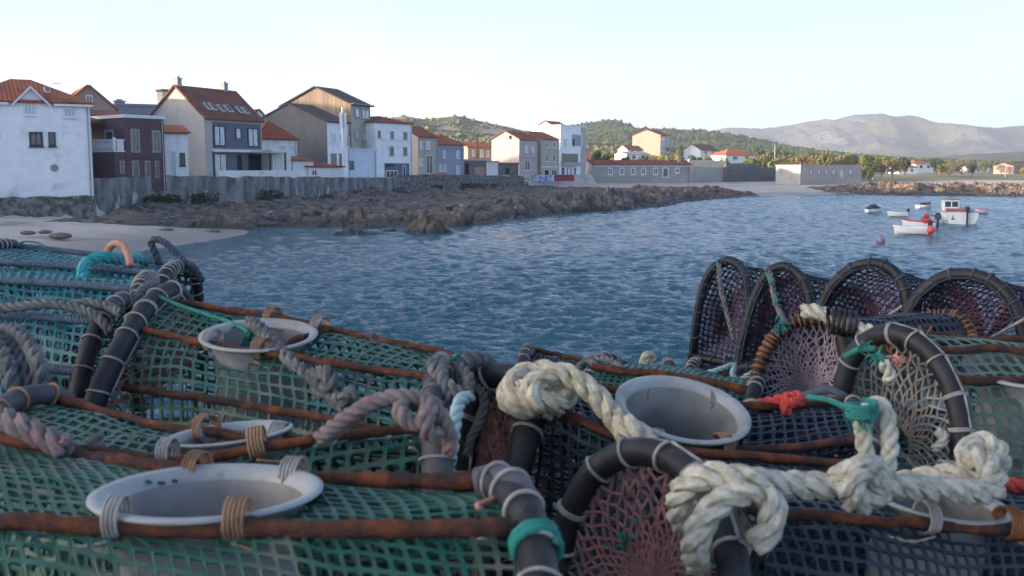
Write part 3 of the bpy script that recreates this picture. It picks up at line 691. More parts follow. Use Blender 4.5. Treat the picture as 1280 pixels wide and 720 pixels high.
# 11 timber-clad
h = house('timber_clad_house','tall beige house with weathered timber clad gable above the dark house','house',355,440,464,141,66,130,109,'gable','a','beige','tile_d',zb=2.6,group=G,wallL='wood',over=.4)
for r in ((443.5,135,449.5,147),(452,137,461.5,149),(443.5,162,449.5,174),(452,164,462,176)): win(h,'R',*r,fm='frame_grey',gm='glass_l',mull=1 if r[2]-r[0] > 7 else 0)
lbox(h,'eave',(-.3,-.55,h.z1-.02),(h.la+.5,-.02,h.z1+.10),'frame_grey')
h13 = house('boundary_building','low pale blue windowless block with one small dark window beside the tall beige house','building',None,432,471,137,40,188,None,'flat','a','paleblue','paleblue',lb=5,zb=2.4,group=G)
win(h13,'R',436.5,201,442,211,fm='frame_dark',gm='glass',mull=0)
# 14
h = house('three_storey_house','white three storey house with red roof and ground floor porch','house',463,470,515.5,143,50,153,145.5,'hip','a','white','tile',lb=9,zb=2.4,group=G)
for r in ((472,163,475.5,172),(488,164,492,173),(504,165,508.5,173.5),(487,183,492,194.5),(504,184,508.5,194)): win(h,'R',*r,fm='frame_grey',mull=0)
pn = panel(h,'porch','R',480.5,204,512,226,'graphite',.003,.008)
win(h,'R',482,213,497,226,kind='door',gm='glass',mull=2); win(h,'R',503,207,507,226,kind='door',gm='dark',mull=0)
panel(h,'sign_board','R',481.5,205,492,208.5,'frame_dark',.05,.09); panel(h,'string_course','R',471,174.5,515,175.6,'white2',.003,.07)
# 15, 16, 17
h = house('beige_house','narrow beige house with red roof right of the white three storey house','house',515,523,547,158,50,171,158,'gable','a','beige','tile',zb=2.4,group=G,lb=8)
for r in ((524.5,176,528.5,186),(532,176,538,186.5),(524,198,528.5,207)): win(h,'R',*r,gm='glass_l',mull=0)
win(h,'R',532,194,541,217,kind='door',gm='glass',mull=1)
h = house('blue_grey_house','blue grey two storey house with orange hipped roof','house',None,546.5,580,166,46,181,168.5,'hip','a','bluegrey','tile_o',lb=9,zb=2.4,group=G)
for r in ((553,188,557,197.5),(570,188,574,198),(549,205,552.5,214),(554,205,557.5,214),(570,207,574,220)): win(h,'R',*r,gm='glass_l',mull=0)
h = house('terraced_house','sunlit tan terrace with orange roof set back between the blue grey and pink houses','house',578,585,617,205,32,184,178,'gable','a','tan','tile_o',zb=2.4,group=GB,lb=8)
for r in ((590,187,593,195),(600,187,604,196),(608,188,611,196)): win(h,'R',*r,gm='glass_l',mull=0)
h = house('garage','low brown flat roofed garage behind the sea wall','garage',None,580,608,174,38,201,None,'flat','a','brownwall','concrete_l',lb=6,zb=2.4)
win(h,'R',581,204,586,222,kind='door',gm='dark',mull=0,fm='frame_dark'); panel(h,'render_patch','R',593,209,605,222,'tan')
h = house('hut','small pale flat roofed hut beside the brown garage','hut',None,608,622.5,177,38,203,None,'flat','a','white2','concrete_l',lb=4,zb=2.4)
h = house('stone_ruin','roofless grey stone hut with one dark window hole','ruin',None,622.5,648,186,30,205,None,'box','a','rubble','rubble',lb=5,zb=2.2)
win(h,'R',632,210,636.5,217,fm='frame_dark',gm='dark',mull=0)
# 19
h = house('pink_gabled_house','pink grey gabled house with red roof left of the beige stone house','house',614.5,649,672,194,60,174,164,'gable','a','pinkgrey','tile',zb=2.2,group=G)
for r in ((656,182,659.5,190.5),(664.5,183,667.5,190.5)): win(h,'R',*r,gm='glass_l',mull=0)
win(h,'R',655.5,200,662.5,213,gm='glass',mull=1); win(h,'L',636.5,169.5,639.5,173.5,fm='frame_dark',gm='dark',mull=0); panel(h,'string_course','R',649.5,197,672,198.2,'frame_grey')
h = house('stone_faced_house','beige stone faced house with red roof between the pink house and the white modern one','house',672,676.5,698.5,201,50,174,164.5,'gable','a','beige','tile',zb=2.2,group=G,lb=9)
for r in ((681.5,177.5,685.5,184.5),(690.5,178,694.5,184.5),(681.5,194,685.5,202),(690.5,194,694.5,202)): win(h,'R',*r,mull=0)
panel(h,'string_course','R',676.6,208,698.4,209.2,'trim'); win(h,'R',680,212,686,222,kind='door',gm='dark',mull=0); win(h,'R',689,212,696,222,gm='glass',mull=1)
# 21 white modern
h = house('modern_white_house','white modern house with recessed upper balcony at the end of the row','house',664,700.5,732.5,212,50,157.5,None,'flat','a','white','trim',zb=1.6,group=G)
win(h,'R',714,167,727,184,fm='trim',gm='bluegrey',mull=0,fw=.25,sill=False); win(h,'R',715,174,718,184,fm='frame_dark',kind='door',gm='dark',mull=0)
win(h,'R',704,173.5,708.5,183.5,mull=0,gm='glass_l'); win(h,'R',702,192,722,206.5,fm='frame_grey',gm='glass',mull=3,sill=False)
panel(h,'balcony','R',701,203,721.5,207.5,'concrete_l',.1,.9)
panel(h,'ground_floor_recess','R',702,209.5,720,221,'graphite',.003,.008)
for x_ in (704.5,709,713.5): panel(h,'column','R',x_,209.5,x_+2.6,222,'trim',.04,.3)
panel(h,'facade_stripe','R',726,158,732,232,'grey_wall',.003,.05)
h_ = house('gabled_house','sunlit cream gable rising behind the white modern house','house',667,696,712,232,60,160,151.5,'gable','a','cream','tile',zb=2.4,group=GB)
# 22 long stone house
h = house('long_stone_house','long low stone house with red tiled roof and white framed windows across the bay','house',None,741,864.5,222,19,206.8,200.5,'gable','a','stonewall','tile',lb=6.5,zb=1.2)
for x_ in (760,774.5,788.5,801.5,816.5,843.5): win(h,'R',x_,209.6,x_+5.6,218.5 if x_ < 840 else 216.5,fm='trim',mull=1,fw=.2)
win(h,'R',828,209.5,835.5,222,fm='trim',kind='door',gm='brownwall',mull=0,fw=.2)
chimney(h,h.la-2.2,2.,.7,h.z1,h.z1+1.9); chimney(h,h.la-4.6,3.,.6,h.z1+.5,h.z1+1.9)
lbox(h,'quoin',(h.la-.35,-.06,0),(h.la+.05,-.003,h.z1-.05),'trim'); lbox(h,'cornice',(0,-.3,h.z1-.22),(h.la,-.26,h.z1-.06),'trim')
def stone_wall(label, pa, pb, d0, d1, yt, zb, m, ytb=None):
    return wall_thing('stone_wall', label, 'wall', XY(pa,d0), XY(pb,d1), zb, zat(yt,d0), m, .5, None, zat(ytb or yt, d1))
stone_wall('pale stone garden wall joining the long stone house',865.5,907,229,237,209,1.2,'stonewall')
stone_wall('tall dark stone wall left of the ruined warehouse',907.5,950,236,245,204.5,1.2,'rubble')
stone_wall('low shaded stone wall running to the warehouse',950.5,975,245,250,209.5,1.2,'rubble')
stone_wall('sunlit cream garden wall above the stone walls',861,908,262,268,199.5,2,'cream',201)
# 24.. houses behind the bay
h = house('apartment_block','tan gabled apartment block with dark balconied end standing above the trees','building',790,825,837.5,330,60,169,162.3,'gable','a','tan','tile_b',zb=2.4)
for y_ in (171,178,185): win(h,'R',826.5,y_,831,y_+5,gm='glass_l',mull=0); win(h,'R',832.5,y_,836.5,y_+5,gm='glass',mull=0)
GF = 'houses among the trees across the bay'
def small(label, L_, C_, R_, d, th, ye, yr, roof, wall, tile, ridge='a', lb=None):
    h = house('cottage', label, 'house', L_, C_, R_, d, th, ye, yr, roof, ridge, wall, tile, zb=2.0, lb=lb, group=GF)
    w_ = R_-C_
    for f_ in (.25,.65): win(h,'R',C_+w_*f_,ye+1.5,C_+w_*(f_+.14),ye+5,mull=0,fm='frame_grey')
    return h
small('white cottage with chimney left of the tan apartment block',772,784,803,318,50,187,182,'gable','white','tile_o')
small('low white house with pale roof just below the tan apartment block',None,783,812,300,30,193,190,'gable','white2','concrete_l',lb=6)
small('bright white gabled cottage right of the tan apartment block',854,875,897,335,55,187.5,180.5,'gable','white','tile_b')
h = small('white cottage with orange hipped roof above the dark stone wall',None,907,944,285,22,194,186.5,'hip','white','tile_o',lb=9)
small('tiny yellow lit cottage behind the modern white house',None,733,744,262,20,199,192,'gable','cream','tile_o',lb=8)
# 26 warehouse
h = house('ruined_warehouse','roofless pale stone warehouse with blocked windows on the beach across the bay','building',970,1001,1077,218,24,207.4,None,'box','a','stonewall','stonewall',zb=1.0,wallL='concrete_l')
for x_ in (1011.5,1021.5,1030.5,1039.5,1060.5): win(h,'R',x_,210.8,x_+4.4,219.5,fm='frame_grey',gm='glass_l',mull=0,fw=.22)
win(h,'R',1049,211.5,1054.5,223,fm='frame_grey',kind='door',gm='glass_l',mull=0)
for x_ in (976.5,988.5): win(h,'L',x_,211,x_+2.4,218.5,fm='frame_grey',gm='dark',mull=0)
small('long white bungalow with orange roof right of the olive trees',None,1124,1146,400,15,209.5,206.5,'gable','white','tile_o',lb=7)
small('white two storey house with bright orange roof behind the bungalow',None,1144,1167,425,25,205,200.8,'hip','white','tile_o',lb=9)
small('low white farmhouse in front of the ploughed field',None,1216,1237,440,20,209,206.5,'gable','white','tile_d',lb=7)
small('tan cottage at the far right edge of the bay',1263,1267,1290,400,40,208,204,'gable','tan','tile_o',lb=8)
# sea walls
def seawall(label, i, j, zt, ztb, m='seawall', zb=.3):
    a_, b_ = (WALL[i], WALL[j]); wall_thing('sea_wall', label, 'wall', a_, b_, zb, zt, m, .7, None, ztb)
seawall('dark rubble base wall under the white house at the left edge',0,1,2.35,2.35,'rough_stone',-.1)
seawall('streaked grey sea wall below the maroon house and the cottage',2,3,3.75,3.95)
seawall('mottled sea wall below the big skylit house',3,4,3.92,3.72)
seawall('vertically streaked sea wall section below the white terrace wall',4,5,3.78,3.62)
seawall('grey sea wall below the low pale blue block',5,6,3.65,3.4)
seawall('overgrown stone sea wall below the beige and blue grey houses',6,7,3.75,3.6,'rough_stone')
seawall('rough stone sea wall below the stone ruin',7,8,3.5,3.2,'rough_stone')
M['mural'] = mat('painted mural', (.45,.52,.68), .8, (.10,.16,.36), .9, (.44,.56), col3=(.70,.68,.72), scale3=1.5, thr3=(.52,.6))
M['pinkp'] = mat('pink painted panel', (.55,.16,.19), .8); M['redp'] = mat('dark red fence', (.24,.045,.05), .8)
wall_thing('mural_wall','low wall painted with a blue and white mural in front of the stone faced house','wall',XY(666.5,195),XY(692.5,199),2.2,zat(218.5,195),'mural',.3)
wall_thing('panel_fence','dark red panel fence in front of the modern white house','fence',XY(693,199),XY(718,204),2.2,zat(218.5,199),'redp',.1)
wall_thing('panel_fence','bright pink panel standing on the sea wall below the blue grey house','fence',XY(538,151),XY(559,155.5),3.2,zat(216.5,152),'pinkp',.1)
# rain pipes on the waterfront houses
for h in HS:
    if h.root.get('group') == G and h.la > 3.5:
        x_ = h.la-.22; MB().tube([(x_,-.08,.1),(x_,-.08,h.z1-.45),(x_,-.02,h.z1-.12)],.055,6).build('rain_pipe', M['metal'], h.root)
# poles and masts
def pole(name, label, cat, px, d, yt, r, m, zb=3.0, extra=None):
    p = XY(px, d); H = zat(yt, d)-zb; root = empty(name, (p[0],p[1],zb), label, cat)
    MB().tube([(0,0,0),(0,0,H*.5),(0,0,H)],[r*1.15,r,r*.8],8).build('pole', M[m], root)
    if extra: extra(root, H)
    return root
def cellmast(root, H):
    for a_ in (0,2.1,4.2):
        x_, y_ = .35*math.cos(a_), .35*math.sin(a_); mb = MB(); mb.box((x_-.14,y_-.1,H-2.6),(x_+.14,y_+.1,H-.7)); mb.tube([(0,0,H-1.2),(x_,y_,H-1.2)],.03,5); mb.build('antenna_panel', M['trim'], root)
pole('cell_mast','white mobile phone mast with panel antennas in front of the dark cement house','mast',429.5,127,134,.16,'trim',2.5,cellmast)
M['wpole'] = mat('brown timber pole', (.22,.13,.075), .9)
def xarm(root, H):
    mb = MB(); mb.box((-.7,-.05,H-.5),(.7,.05,H-.38)); mb.build('crossarm', M['wpole'], root)
pole('utility_pole','brown timber pole in front of the sunlit terrace','pole',596.5,178,167.5,.16,'wpole',2.5,xarm)
def lamp(root, H):
    mb = MB(); mb.tube([(0,0,H-.1),(.5,-.3,H+.05),(.9,-.5,H)],.05,6); mb.box((.75,-.6,H-.06),(1.2,-.4,H+.06)); mb.build('lamp_head', M['metal'], root)
pole('street_lamp','grey street lamp at the corner of the modern white house','lamp',731.5,209,196,.09,'metal',1.5,lamp)
for px, d, yt, lb_ in ((968,262,181,'tall grey utility pole behind the ruined warehouse'),(1091.5,270,204,'short concrete pole right of the ruined warehouse'),(1108,300,203,'second short pole between the warehouse and the white bungalow'),(1257,330,204,'short pole at the right edge among the trees')):
    pole('utility_pole', lb_, 'pole', px, d, yt, .16, 'metal', 1.6, xarm)
def tvant(label, px, d, yb, yt):
    p = XY(px, d); z0 = zat(yb, d); H = zat(yt, d)-z0; root = empty('roof_antenna', (p[0],p[1],z0-.4), label, 'antenna'); H += .4
    MB().tube([(0,0,0),(0,0,H)],.03,5).build('mast_tube', M['metal'], root)
    mb = MB(); mb.box((-.5,-.02,H-.25),(.5,.02,H-.2))
    for k in range(5): mb.box((-.45+k*.2,-.3,H-.22),(-.42+k*.2,.3,H-.18))
    mb.build('aerial', M['metal'], root)
tvant('thin television aerial on the roof behind the white house',77,101,110,102)
tvant('thin television aerial on the red roof of the white three storey house',492,150,147,139.5)
p = XY(796.5, 880); root = empty('radio_mast', (p[0],p[1],30), 'thin radio mast standing on the wooded hill', 'mast'); MB().tube([(0,0,0),(0,0,zat(149,880)-30)],[.5,.25],5).build('pole', M['metal'], root)
# ================================================================== trees
def leafmat(name, c, c2):
    m = mat(name, c, .75, c2, 1.1, (.35, .65), spec=.2); b = m.node_tree.nodes['Principled BSDF']
    return m
M['leaf_dark'] = leafmat('dark evergreen leaves', (.034,.064,.026), (.065,.095,.038)); M['leaf_olive'] = leafmat('olive green leaves', (.13,.15,.045), (.17,.17,.06))
M['leaf_lime'] = leafmat('bright green leaves', (.17,.23,.04), (.24,.25,.07)); M['leaf_rust'] = leafmat('autumn brown leaves', (.21,.155,.06), (.17,.15,.065))
M['leaf_grey'] = leafmat('grey brown twigs', (.21,.18,.12), (.15,.14,.08)); M['bark'] = mat('bark', (.10,.08,.06), .95)
def crown_mesh(name, seed, mt, sx, sz, base, nclump, nleaf, lsize, spread=.34):
    rs = np.random.RandomState(seed); V = []
    for k in range(nclump):
        u = rs.randn(3); u /= np.linalg.norm(u); r = rs.rand()**.45
        c = np.array([u[0]*sx*r*.8, u[1]*sx*r*.8, base + (sz-base)/2*(1+u[2]*r*.85)]); cr_ = spread*sx*(.55+.7*rs.rand())
        p = rs.randn(nleaf,3); p /= np.linalg.norm(p,axis=1)[:,None]; p = c + p*cr_*(rs.rand(nleaf)[:,None]**.4)*np.array([1,1,.8])
        n = rs.randn(nleaf,3); n /= np.linalg.norm(n,axis=1)[:,None]; t = np.cross(n, rs.randn(nleaf,3)); t /= np.linalg.norm(t,axis=1)[:,None]; b_ = np.cross(n,t)
        s_ = lsize*(.5+rs.rand(nleaf))[:,None]
        V.append(np.stack([p-t*s_, p-b_*s_*.6, p+t*s_, p+b_*s_*.6],1).reshape(-1,3))
    V = np.concatenate(V); return V
def tree_proto(name, seed, mt, sx, sz, base, nclump, nleaf, lsize, trunk_r=.16, spread=.34):
    V = crown_mesh(name, seed, mt, sx, sz, base, nclump, nleaf, lsize, spread)
    root = empty(name, (0,0,-100), 'x', 'tree')
    mesh_obj('crown', V, [np.arange(len(V)).reshape(-1,4)], M[mt], root)
    mb = MB(); rs = np.random.RandomState(seed+1)
    mb.tube([(0,0,-.2),(.05,.03,base*.6),(.1,0,base+.4*(sz-base)),(.05,.1,base+.75*(sz-base))],[trunk_r,trunk_r*.85,trunk_r*.5,trunk_r*.15],6)
    for k in range(6):
        a = rs.rand()*6.28; z = base*.7+rs.rand()*(sz-base)*.3; r = sx*.7
        mb.tube([(.06,.02,z),(r*.5*math.cos(a),r*.5*math.sin(a),z+.2*(sz-base)),(r*math.cos(a),r*math.sin(a),z+.35*(sz-base))],[trunk_r*.45,trunk_r*.3,trunk_r*.1],5)
    mb.build('trunk', M['bark'], root); return root
PROTO = {  # unit height trees, about 6 m
 'dark': tree_proto('evergreen_tree', 3, 'leaf_dark', 2.6, 6, .8, 26, 70, .26),
 'olive': tree_proto('olive_tree', 5, 'leaf_olive', 2.9, 6, .9, 30, 60, .25),
 'lime': tree_proto('leafy_bush', 8, 'leaf_lime', 3.2, 6, .3, 30, 60, .27),
 'rust': tree_proto('autumn_tree', 12, 'leaf_rust', 2.9, 6, 1., 30, 42, .2),
 'grey': tree_proto('bare_tree', 15, 'leaf_grey', 3.2, 6, 1., 34, 34, .17),
 'cypress': tree_proto('cypress_tree', 19, 'leaf_dark', 1.1, 6, .2, 22, 60, .22, spread=.6)}
KT = {'dark':'dark evergreen tree','olive':'olive green tree','lime':'bright green bush','rust':'autumn brown tree','grey':'grey brown half bare tree','cypress':'slim dark cypress'}
used = set()
LM = [(749,'the modern white house'),(790,'the long stone house roof'),(828,'the tan apartment block'),(876,'the bright white gabled cottage'),(925,'the orange hip roofed cottage'),(965,'the tall dark stone wall'),(1035,'the ruined warehouse'),(1095,'the short concrete pole'),(1140,'the long white bungalow'),(1195,'the ploughed field'),(1228,'the low white farmhouse'),(1270,'the far right edge')]
TL = []
def tree(kind, px, d, ytop, wpx, ybase=None):
    TL.append((kind, px, d, ytop, wpx))
for t in [('dark',749,246,185,26),('lime',764,262,196,22),('dark',785,270,193,24),('dark',806,276,192,26),('olive',818,268,192,22),('lime',832,262,190,26),('lime',849,266,193,24),
 ('olive',846,290,186,20),('dark',868,275,192,24),('olive',885,280,193,22),('lime',903,274,195,24),('dark',922,292,192,24),('lime',934,276,196,20),('rust',952,285,185,24),('olive',944,262,195,18),('lime',968,258,196,24),('lime',983,254,199,20),
 ('rust',978,290,187,22),('rust',995,282,185,28),('rust',1013,280,187,26),('olive',1032,276,187,26),('rust',1048,284,188,26),('olive',1063,278,190,24),('olive',1079,272,191,20),('cypress',1089,268,193,11),('olive',1102,290,192,22),('rust',1116,284,194,24),
 ('dark',1131,330,194,20),('olive',1120,320,196,20),('dark',1152,460,198,18),('dark',1172,360,197,20),('grey',1186,330,198,24),('grey',1203,335,196,28),('dark',1215,340,203,16),('olive',1178,320,204,18),
 ('dark',1110,480,196,24),('olive',1140,500,196,26),('dark',1165,520,196,24),('dark',1190,540,198,26),('olive',1228,420,201,16),('dark',1245,430,202,18),('grey',1252,400,205,18),('dark',1272,450,200,22),('lime',1284,330,207,18),
 ('dark',760,330,188,24),('rust',742,300,190,16),('dark',780,360,183,24),('rust',768,380,184,20),('dark',848,380,180,26),('dark',905,390,184,26),('olive',890,400,186,22),('dark',946,400,182,24),('dark',966,420,184,24),('dark',985,430,186,22),('dark',1010,450,188,26),('dark',1035,460,190,26),('dark',1060,470,191,26),('dark',1085,480,193,24),
 ('olive',1300,380,200,26),('dark',1335,400,196,30),('olive',1080,238,209,9),('lime',1088,240,211,10)]: tree(*t)
seen = {}
first = {}
rs = np.random.RandomState(4)
for kind, px, d, yt, wpx in TL:
    p = XY(px, d); zb_ = float(ground_z(np.array([p[0]]), np.array([p[1]]))[0])-.15
    H = max(1.5, zat(yt, d)-zb_)
    pr = PROTO[kind]
    if kind not in first: first[kind] = 1; o = pr
    else: o = copy_tree(pr)
    o.location = (p[0], p[1], zb_); wd = wpx*d/F0/2
    base_r = {'dark':2.6,'olive':2.9,'lime':3.2,'rust':2.9,'grey':3.2,'cypress':1.1}[kind]
    o.scale = (wd/base_r*.95, wd/base_r*.95, H/6.2); o.rotation_euler = (0,0,rs.rand()*6.28)
    lm = min(LM, key=lambda q: abs(q[0]-px)); rel = 'behind' if d > 300 else 'in front of' if d < 245 else ('left of' if px < lm[0]-3 else 'right of' if px > lm[0]+3 else 'just behind')
    sz = 'low ' if H < 5.5 else 'tall ' if H > 9 else ''
    lb_ = f'{sz}{KT[kind]} {rel} {lm[1]}'; k = seen.get(lb_, 0); seen[lb_] = k+1
    if k: lb_ += [', farther right one', ', rightmost one'][min(k-1,1)]
    tag(o, lb_, 'bush' if kind == 'lime' else 'tree', 'trees and bushes across the bay')
# far woods as one mass
def woods(name, X, Y, H, n, size, seed, mt, zmin):
    rs = np.random.RandomState(seed); m_ = X.shape[0]*2//3
    i = rs.randint(0, m_, n); j = rs.randint(0, X.shape[1], n)
    P = np.stack([X[i,j]+rs.randn(n)*size, Y[i,j]+rs.randn(n)*size, H[i,j]],1); V = []; 
    oc = np.array([(1,0,0),(-1,0,0),(0,1,0),(0,-1,0),(0,0,1),(0,0,-.6),(.7,.7,.3),(-.7,.7,.3),(.7,-.7,.3),(-.7,-.7,.3)],float)
    Fb = np.array([(4,0,6),(4,6,2),(4,2,7),(4,7,1),(4,1,9),(4,9,3),(4,3,8),(4,8,0),(5,6,0),(5,2,6),(5,7,2),(5,1,7),(5,9,1),(5,3,9),(5,8,3),(5,0,8)])
    s_ = size*(.5+rs.rand(n)); V = P[:,None]+oc[None]*(s_[:,None,None]*(.75+.5*rs.rand(n,10,1)))*np.array([1,1,1.15]); Fs = (Fb[None]+10*np.arange(n)[:,None,None]).reshape(-1,3)
    o = mesh_obj(name, V.reshape(-1,3), [Fs], M[mt]); tag(o, kind='stuff', label='dark wood covering the hills across the bay', cat='wood')
    return o
for o in [o for o in bpy.data.objects if o.name.startswith('hill')]: pass
woods('forest', *WOODH, 8500, 1.6, 3, 'leaf_dark', 0)
woods('scrub_wood', *SCRUBH, 1500, 1.3, 4, 'leaf_olive', 0)
# low growth clinging to the foot of the sea walls
rs = np.random.RandomState(9); V = []
for i in range(2, 8):
    a_, b_ = WALL[i], WALL[i+1]; n = int(np.linalg.norm(b_-a_)*(150 if i < 4 else 70))
    t = rs.rand(n,1); q = a_*(1-t)+b_*t; nn = np.array([(b_-a_)[1], -(b_-a_)[0]]); nn /= np.linalg.norm(nn)
    q = q + nn*(.15+1.6*rs.rand(n,1)**2)
    dens = vn(q[:,0]*.35, q[:,1]*.35, 3); keep = dens > .66; q = q[keep]; hgt = (.2+.8*rs.rand(len(q))**1.6)*(dens[keep]*1.2)
    z = 1.35+hgt; p = np.stack([q[:,0],q[:,1],z],1); n_ = len(p)
    n3 = rs.randn(n_,3); t3 = np.cross(n3, rs.randn(n_,3)); t3 /= np.linalg.norm(t3,axis=1)[:,None]; b3 = np.cross(n3/np.linalg.norm(n3,axis=1)[:,None],t3); s_ = .13*(.6+rs.rand(n_,1))
    V.append(np.stack([p-t3*s_,p-b3*s_*.6,p+t3*s_,p+b3*s_*.6],1).reshape(-1,3))
V = np.concatenate(V); M['weed'] = leafmat('coastal weeds', (.045,.06,.04), (.09,.085,.06))
tag(mesh_obj('ground_cover', V, [np.arange(len(V)).reshape(-1,4)], M['weed']), 'dark weeds growing along the foot of the sea wall', 'weeds', kind='stuff')

# ================================================================== boats
def paint(name, c, rough=.4): return mat(name, c, rough, tuple(v*.8 for v in c), 3, (.5,.8), spec=.5)
M['bwhite'] = paint('white boat paint', (.78,.79,.78)); M['bred'] = paint('red boat paint', (.50,.035,.045)); M['bdark'] = paint('black motor cowl', (.03,.035,.045)); M['bgrey'] = paint('grey deck paint', (.30,.31,.32)); M['bblue'] = paint('navy cover', (.03,.045,.09), .8)
M['orange'] = paint('orange red buoy plastic', (.65,.10,.06)); M['bglass'] = M['glass']; M['bred2'] = paint('faded red paint', (.42,.13,.12), .6)
def hull(root, L, B, H, m, stripe=None, deck='bgrey', floor=.12):
    n = 22; t = np.linspace(0, 1, n); hb = B/2*(1-np.clip((t-.35)/.65, 0, 1)**2.3)*(.90+.1*np.clip(t/.3,0,1)); hb[-1] = .02
    sheer = H*(1+.38*t**2.2); keel = -.18+.30*np.clip((t-.6)/.4,0,1)**2*H; ch = .06+.45*H*np.clip((t-.5)/.5,0,1)**1.5
    x = L*t; rows = []
    def row(y, z, sgn, dx=0): return np.stack([x+dx*np.clip((t-.6)/.4,0,1), sgn*y, z], 1)
    rows = [row(hb, sheer, -1, .06*L), row(hb*.97, sheer*.55+ch*.45, -1, .03*L), row(hb*.82, ch, -1), row(hb*0, keel, 1), row(hb*.82, ch, 1), row(hb*.97, sheer*.55+ch*.45, 1, .03*L), row(hb, sheer, 1, .06*L)]
    V = np.concatenate(rows); Fq = []
    for r in range(6):
        for i in range(n-1): Fq.append((r*n+i, r*n+i+1, (r+1)*n+i+1, (r+1)*n+i))
    mb = MB(); tr = [r*n for r in range(7)]
    mb.add(V, [np.array(Fq), np.array([tr])]); b = mb.build('hull', M[m], root, smooth=False)
    # gunwale and inside
    hi = np.maximum(hb-.07, .008); mb = MB()
    o1 = row(hb+.025, sheer+.03, -1, .06*L); o2 = row(hi, sheer+.03, -1, .05*L); o3 = row(hi*.92, np.full(n, floor), -1); o4 = row(hi*.92, np.full(n, floor), 1); o5 = row(hi, sheer+.03, 1, .05*L); o6 = row(hb+.025, sheer+.03, 1, .06*L)
    o0 = row(hb+.025, sheer-.05, -1, .06*L); o7 = row(hb+.025, sheer-.05, 1, .06*L)
    V = np.concatenate([o0,o1,o2,o3,o4,o5,o6,o7]); Fq = [(r*n+i,r*n+i+1,(r+1)*n+i+1,(r+1)*n+i) for r in range(7) for i in range(n-1)]
    mb.add(V, [np.array(Fq)]); mb.box((.003,-B*.42,-.05),(.05,B*.42,H+.02)); mb.build('gunwale', M[stripe or m], root)
    return b
def outboard(root, x, y, z, s=1., m='bdark', tilt=0):
    mb = MB(); mb.box((x-.34*s,y-.13*s,z+.10*s),(x+.06*s,y+.13*s,z+.46*s)); mb.box((x-.30*s,y-.10*s,z+.46*s),(x+.02*s,y+.10*s,z+.55*s)); mb.box((x-.22*s,y-.06*s,z-.75*s),(x-.06*s,y+.06*s,z+.10*s)); mb.box((x-.32*s,y-.05*s,z-.55*s),(x-.02*s,y+.05*s,z-.50*s)); mb.box((x-.02,y-.05,z+.3*s),(x+.4*s,y+.02,z+.36*s))
    o = mb.build('outboard_motor', M[m], root)
    mo = o.modifiers.new('bevel','BEVEL'); mo.width = .03*s; mo.segments = 2
    return o
def boat(px, ywl, heading, label, cat='boat', L=3, B=1.3, H=.45, m='bwhite', stripe=None, name='rowing_boat', group='small boats moored in the bay', deck='bgrey'):
    d = HC/-slope(ywl); p = XY(px, d); root = empty(name, (p[0],p[1],.02), label, cat, group, math.radians(heading)); hull(root, L, B, H, m, stripe, deck); return root, d
def thwart(root, x, B, z, m='bgrey'):
    mb = MB(); mb.box((x,-B*.44,z),(x+.28,B*.44,z+.04)); mb.build('thwart', M[m], root)
# white tender, bow to the left
r, d = boat(1164, 293, 158, 'white tender with dark outboard and red fender, nearest of the boats', L=2.2, B=1.1, H=.42)
thwart(r,.6,1.05,.33); thwart(r,1.25,.95,.34); outboard(r,0,.05,.5,.85)
mb = MB(); mb.box((.1,-.56,.2),(1.3,-.525,.24)); mb.build('rubbing_strake', M['bgrey'], r)
c = np.array(XY(1167,d-.6)); 
def ball(name, loc, r_, m, label, cat, sq=1.2):
    root_v = []; mb = MB(); n=12; th_ = np.linspace(0.05,math.pi-.05,9); P = np.stack([0*th_,0*th_,-np.cos(th_)*r_*sq],1); mb.tube(P, np.sin(th_)*r_, n); mb.tube([(0,0,r_*sq*.95),(0,0,r_*sq*1.25)],r_*.18,6)
    o = mb.build(name, M[m], smooth=True); o.location = loc; return tag(o, label, cat)
ball('fender', (c[0],c[1],.32), .27, 'orange', 'orange red fender hanging at the stern of the nearest white tender', 'fender', 1.1)
# red boat
r, d = boat(1173, 285, 152, 'red and white boat with a red covered motor behind the nearest white tender', L=2.4, B=1.15, H=.45, stripe='bred')
mb = MB(); mb.box((.8,-.42,.46),(1.9,.42,.56)); mb.build('foredeck', M['bred'], r); outboard(r,0,.1,.55,1.1)
mb = MB(); mb.box((.35,-.35,.15),(1.0,.35,.75)); mb.box((.45,-.25,.75),(.9,.25,1.05)); o = mb.build('motor_cover', M['bred'], r); o.modifiers.new('bevel','BEVEL').width=.12; thwart(r,1.2,1.1,.34,'bwhite')
# workboat seen from astern
r, d = boat(1206, 280.5, 74, 'white fishing boat with small wheelhouse and mast seen from astern', 'fishing boat', L=5.6, B=2.75, H=.98, name='fishing_boat', stripe='bgrey')
mb = MB(); mb.box((2.0,-.05,.4),(3.5,1.25,2.0)); wh = mb.build('wheelhouse', M['bwhite'], r); wh.modifiers.new('bevel','BEVEL').width=.08
mb = MB(); mb.box((1.98,.1,1.35),(1.997,.55,1.8)); mb.box((1.98,.65,1.35),(1.997,1.1,1.8)); mb.build('window', M['bglass'], wh)
mb = MB(); mb.box((1.85,-.2,2.003),(3.65,1.4,2.09)); mb.build('wheelhouse_roof', M['bgrey'], wh)
mb = MB(); mb.box((.9,-.5,.8),(1.2,1.15,1.25)); mb.build('engine_box', M['bred2'], r); outboard(r,-.02,-.35,.85,1.15)
mb = MB(); mb.tube([(2.7,.6,2.09),(2.65,.6,3.0)],.045,6); mb.tube([(2.72,.3,2.09),(2.66,.6,2.6)],.02,5); mb.tube([(2.72,.9,2.09),(2.66,.6,2.6)],.02,5); mb.build('mast', M['bdark'], r)
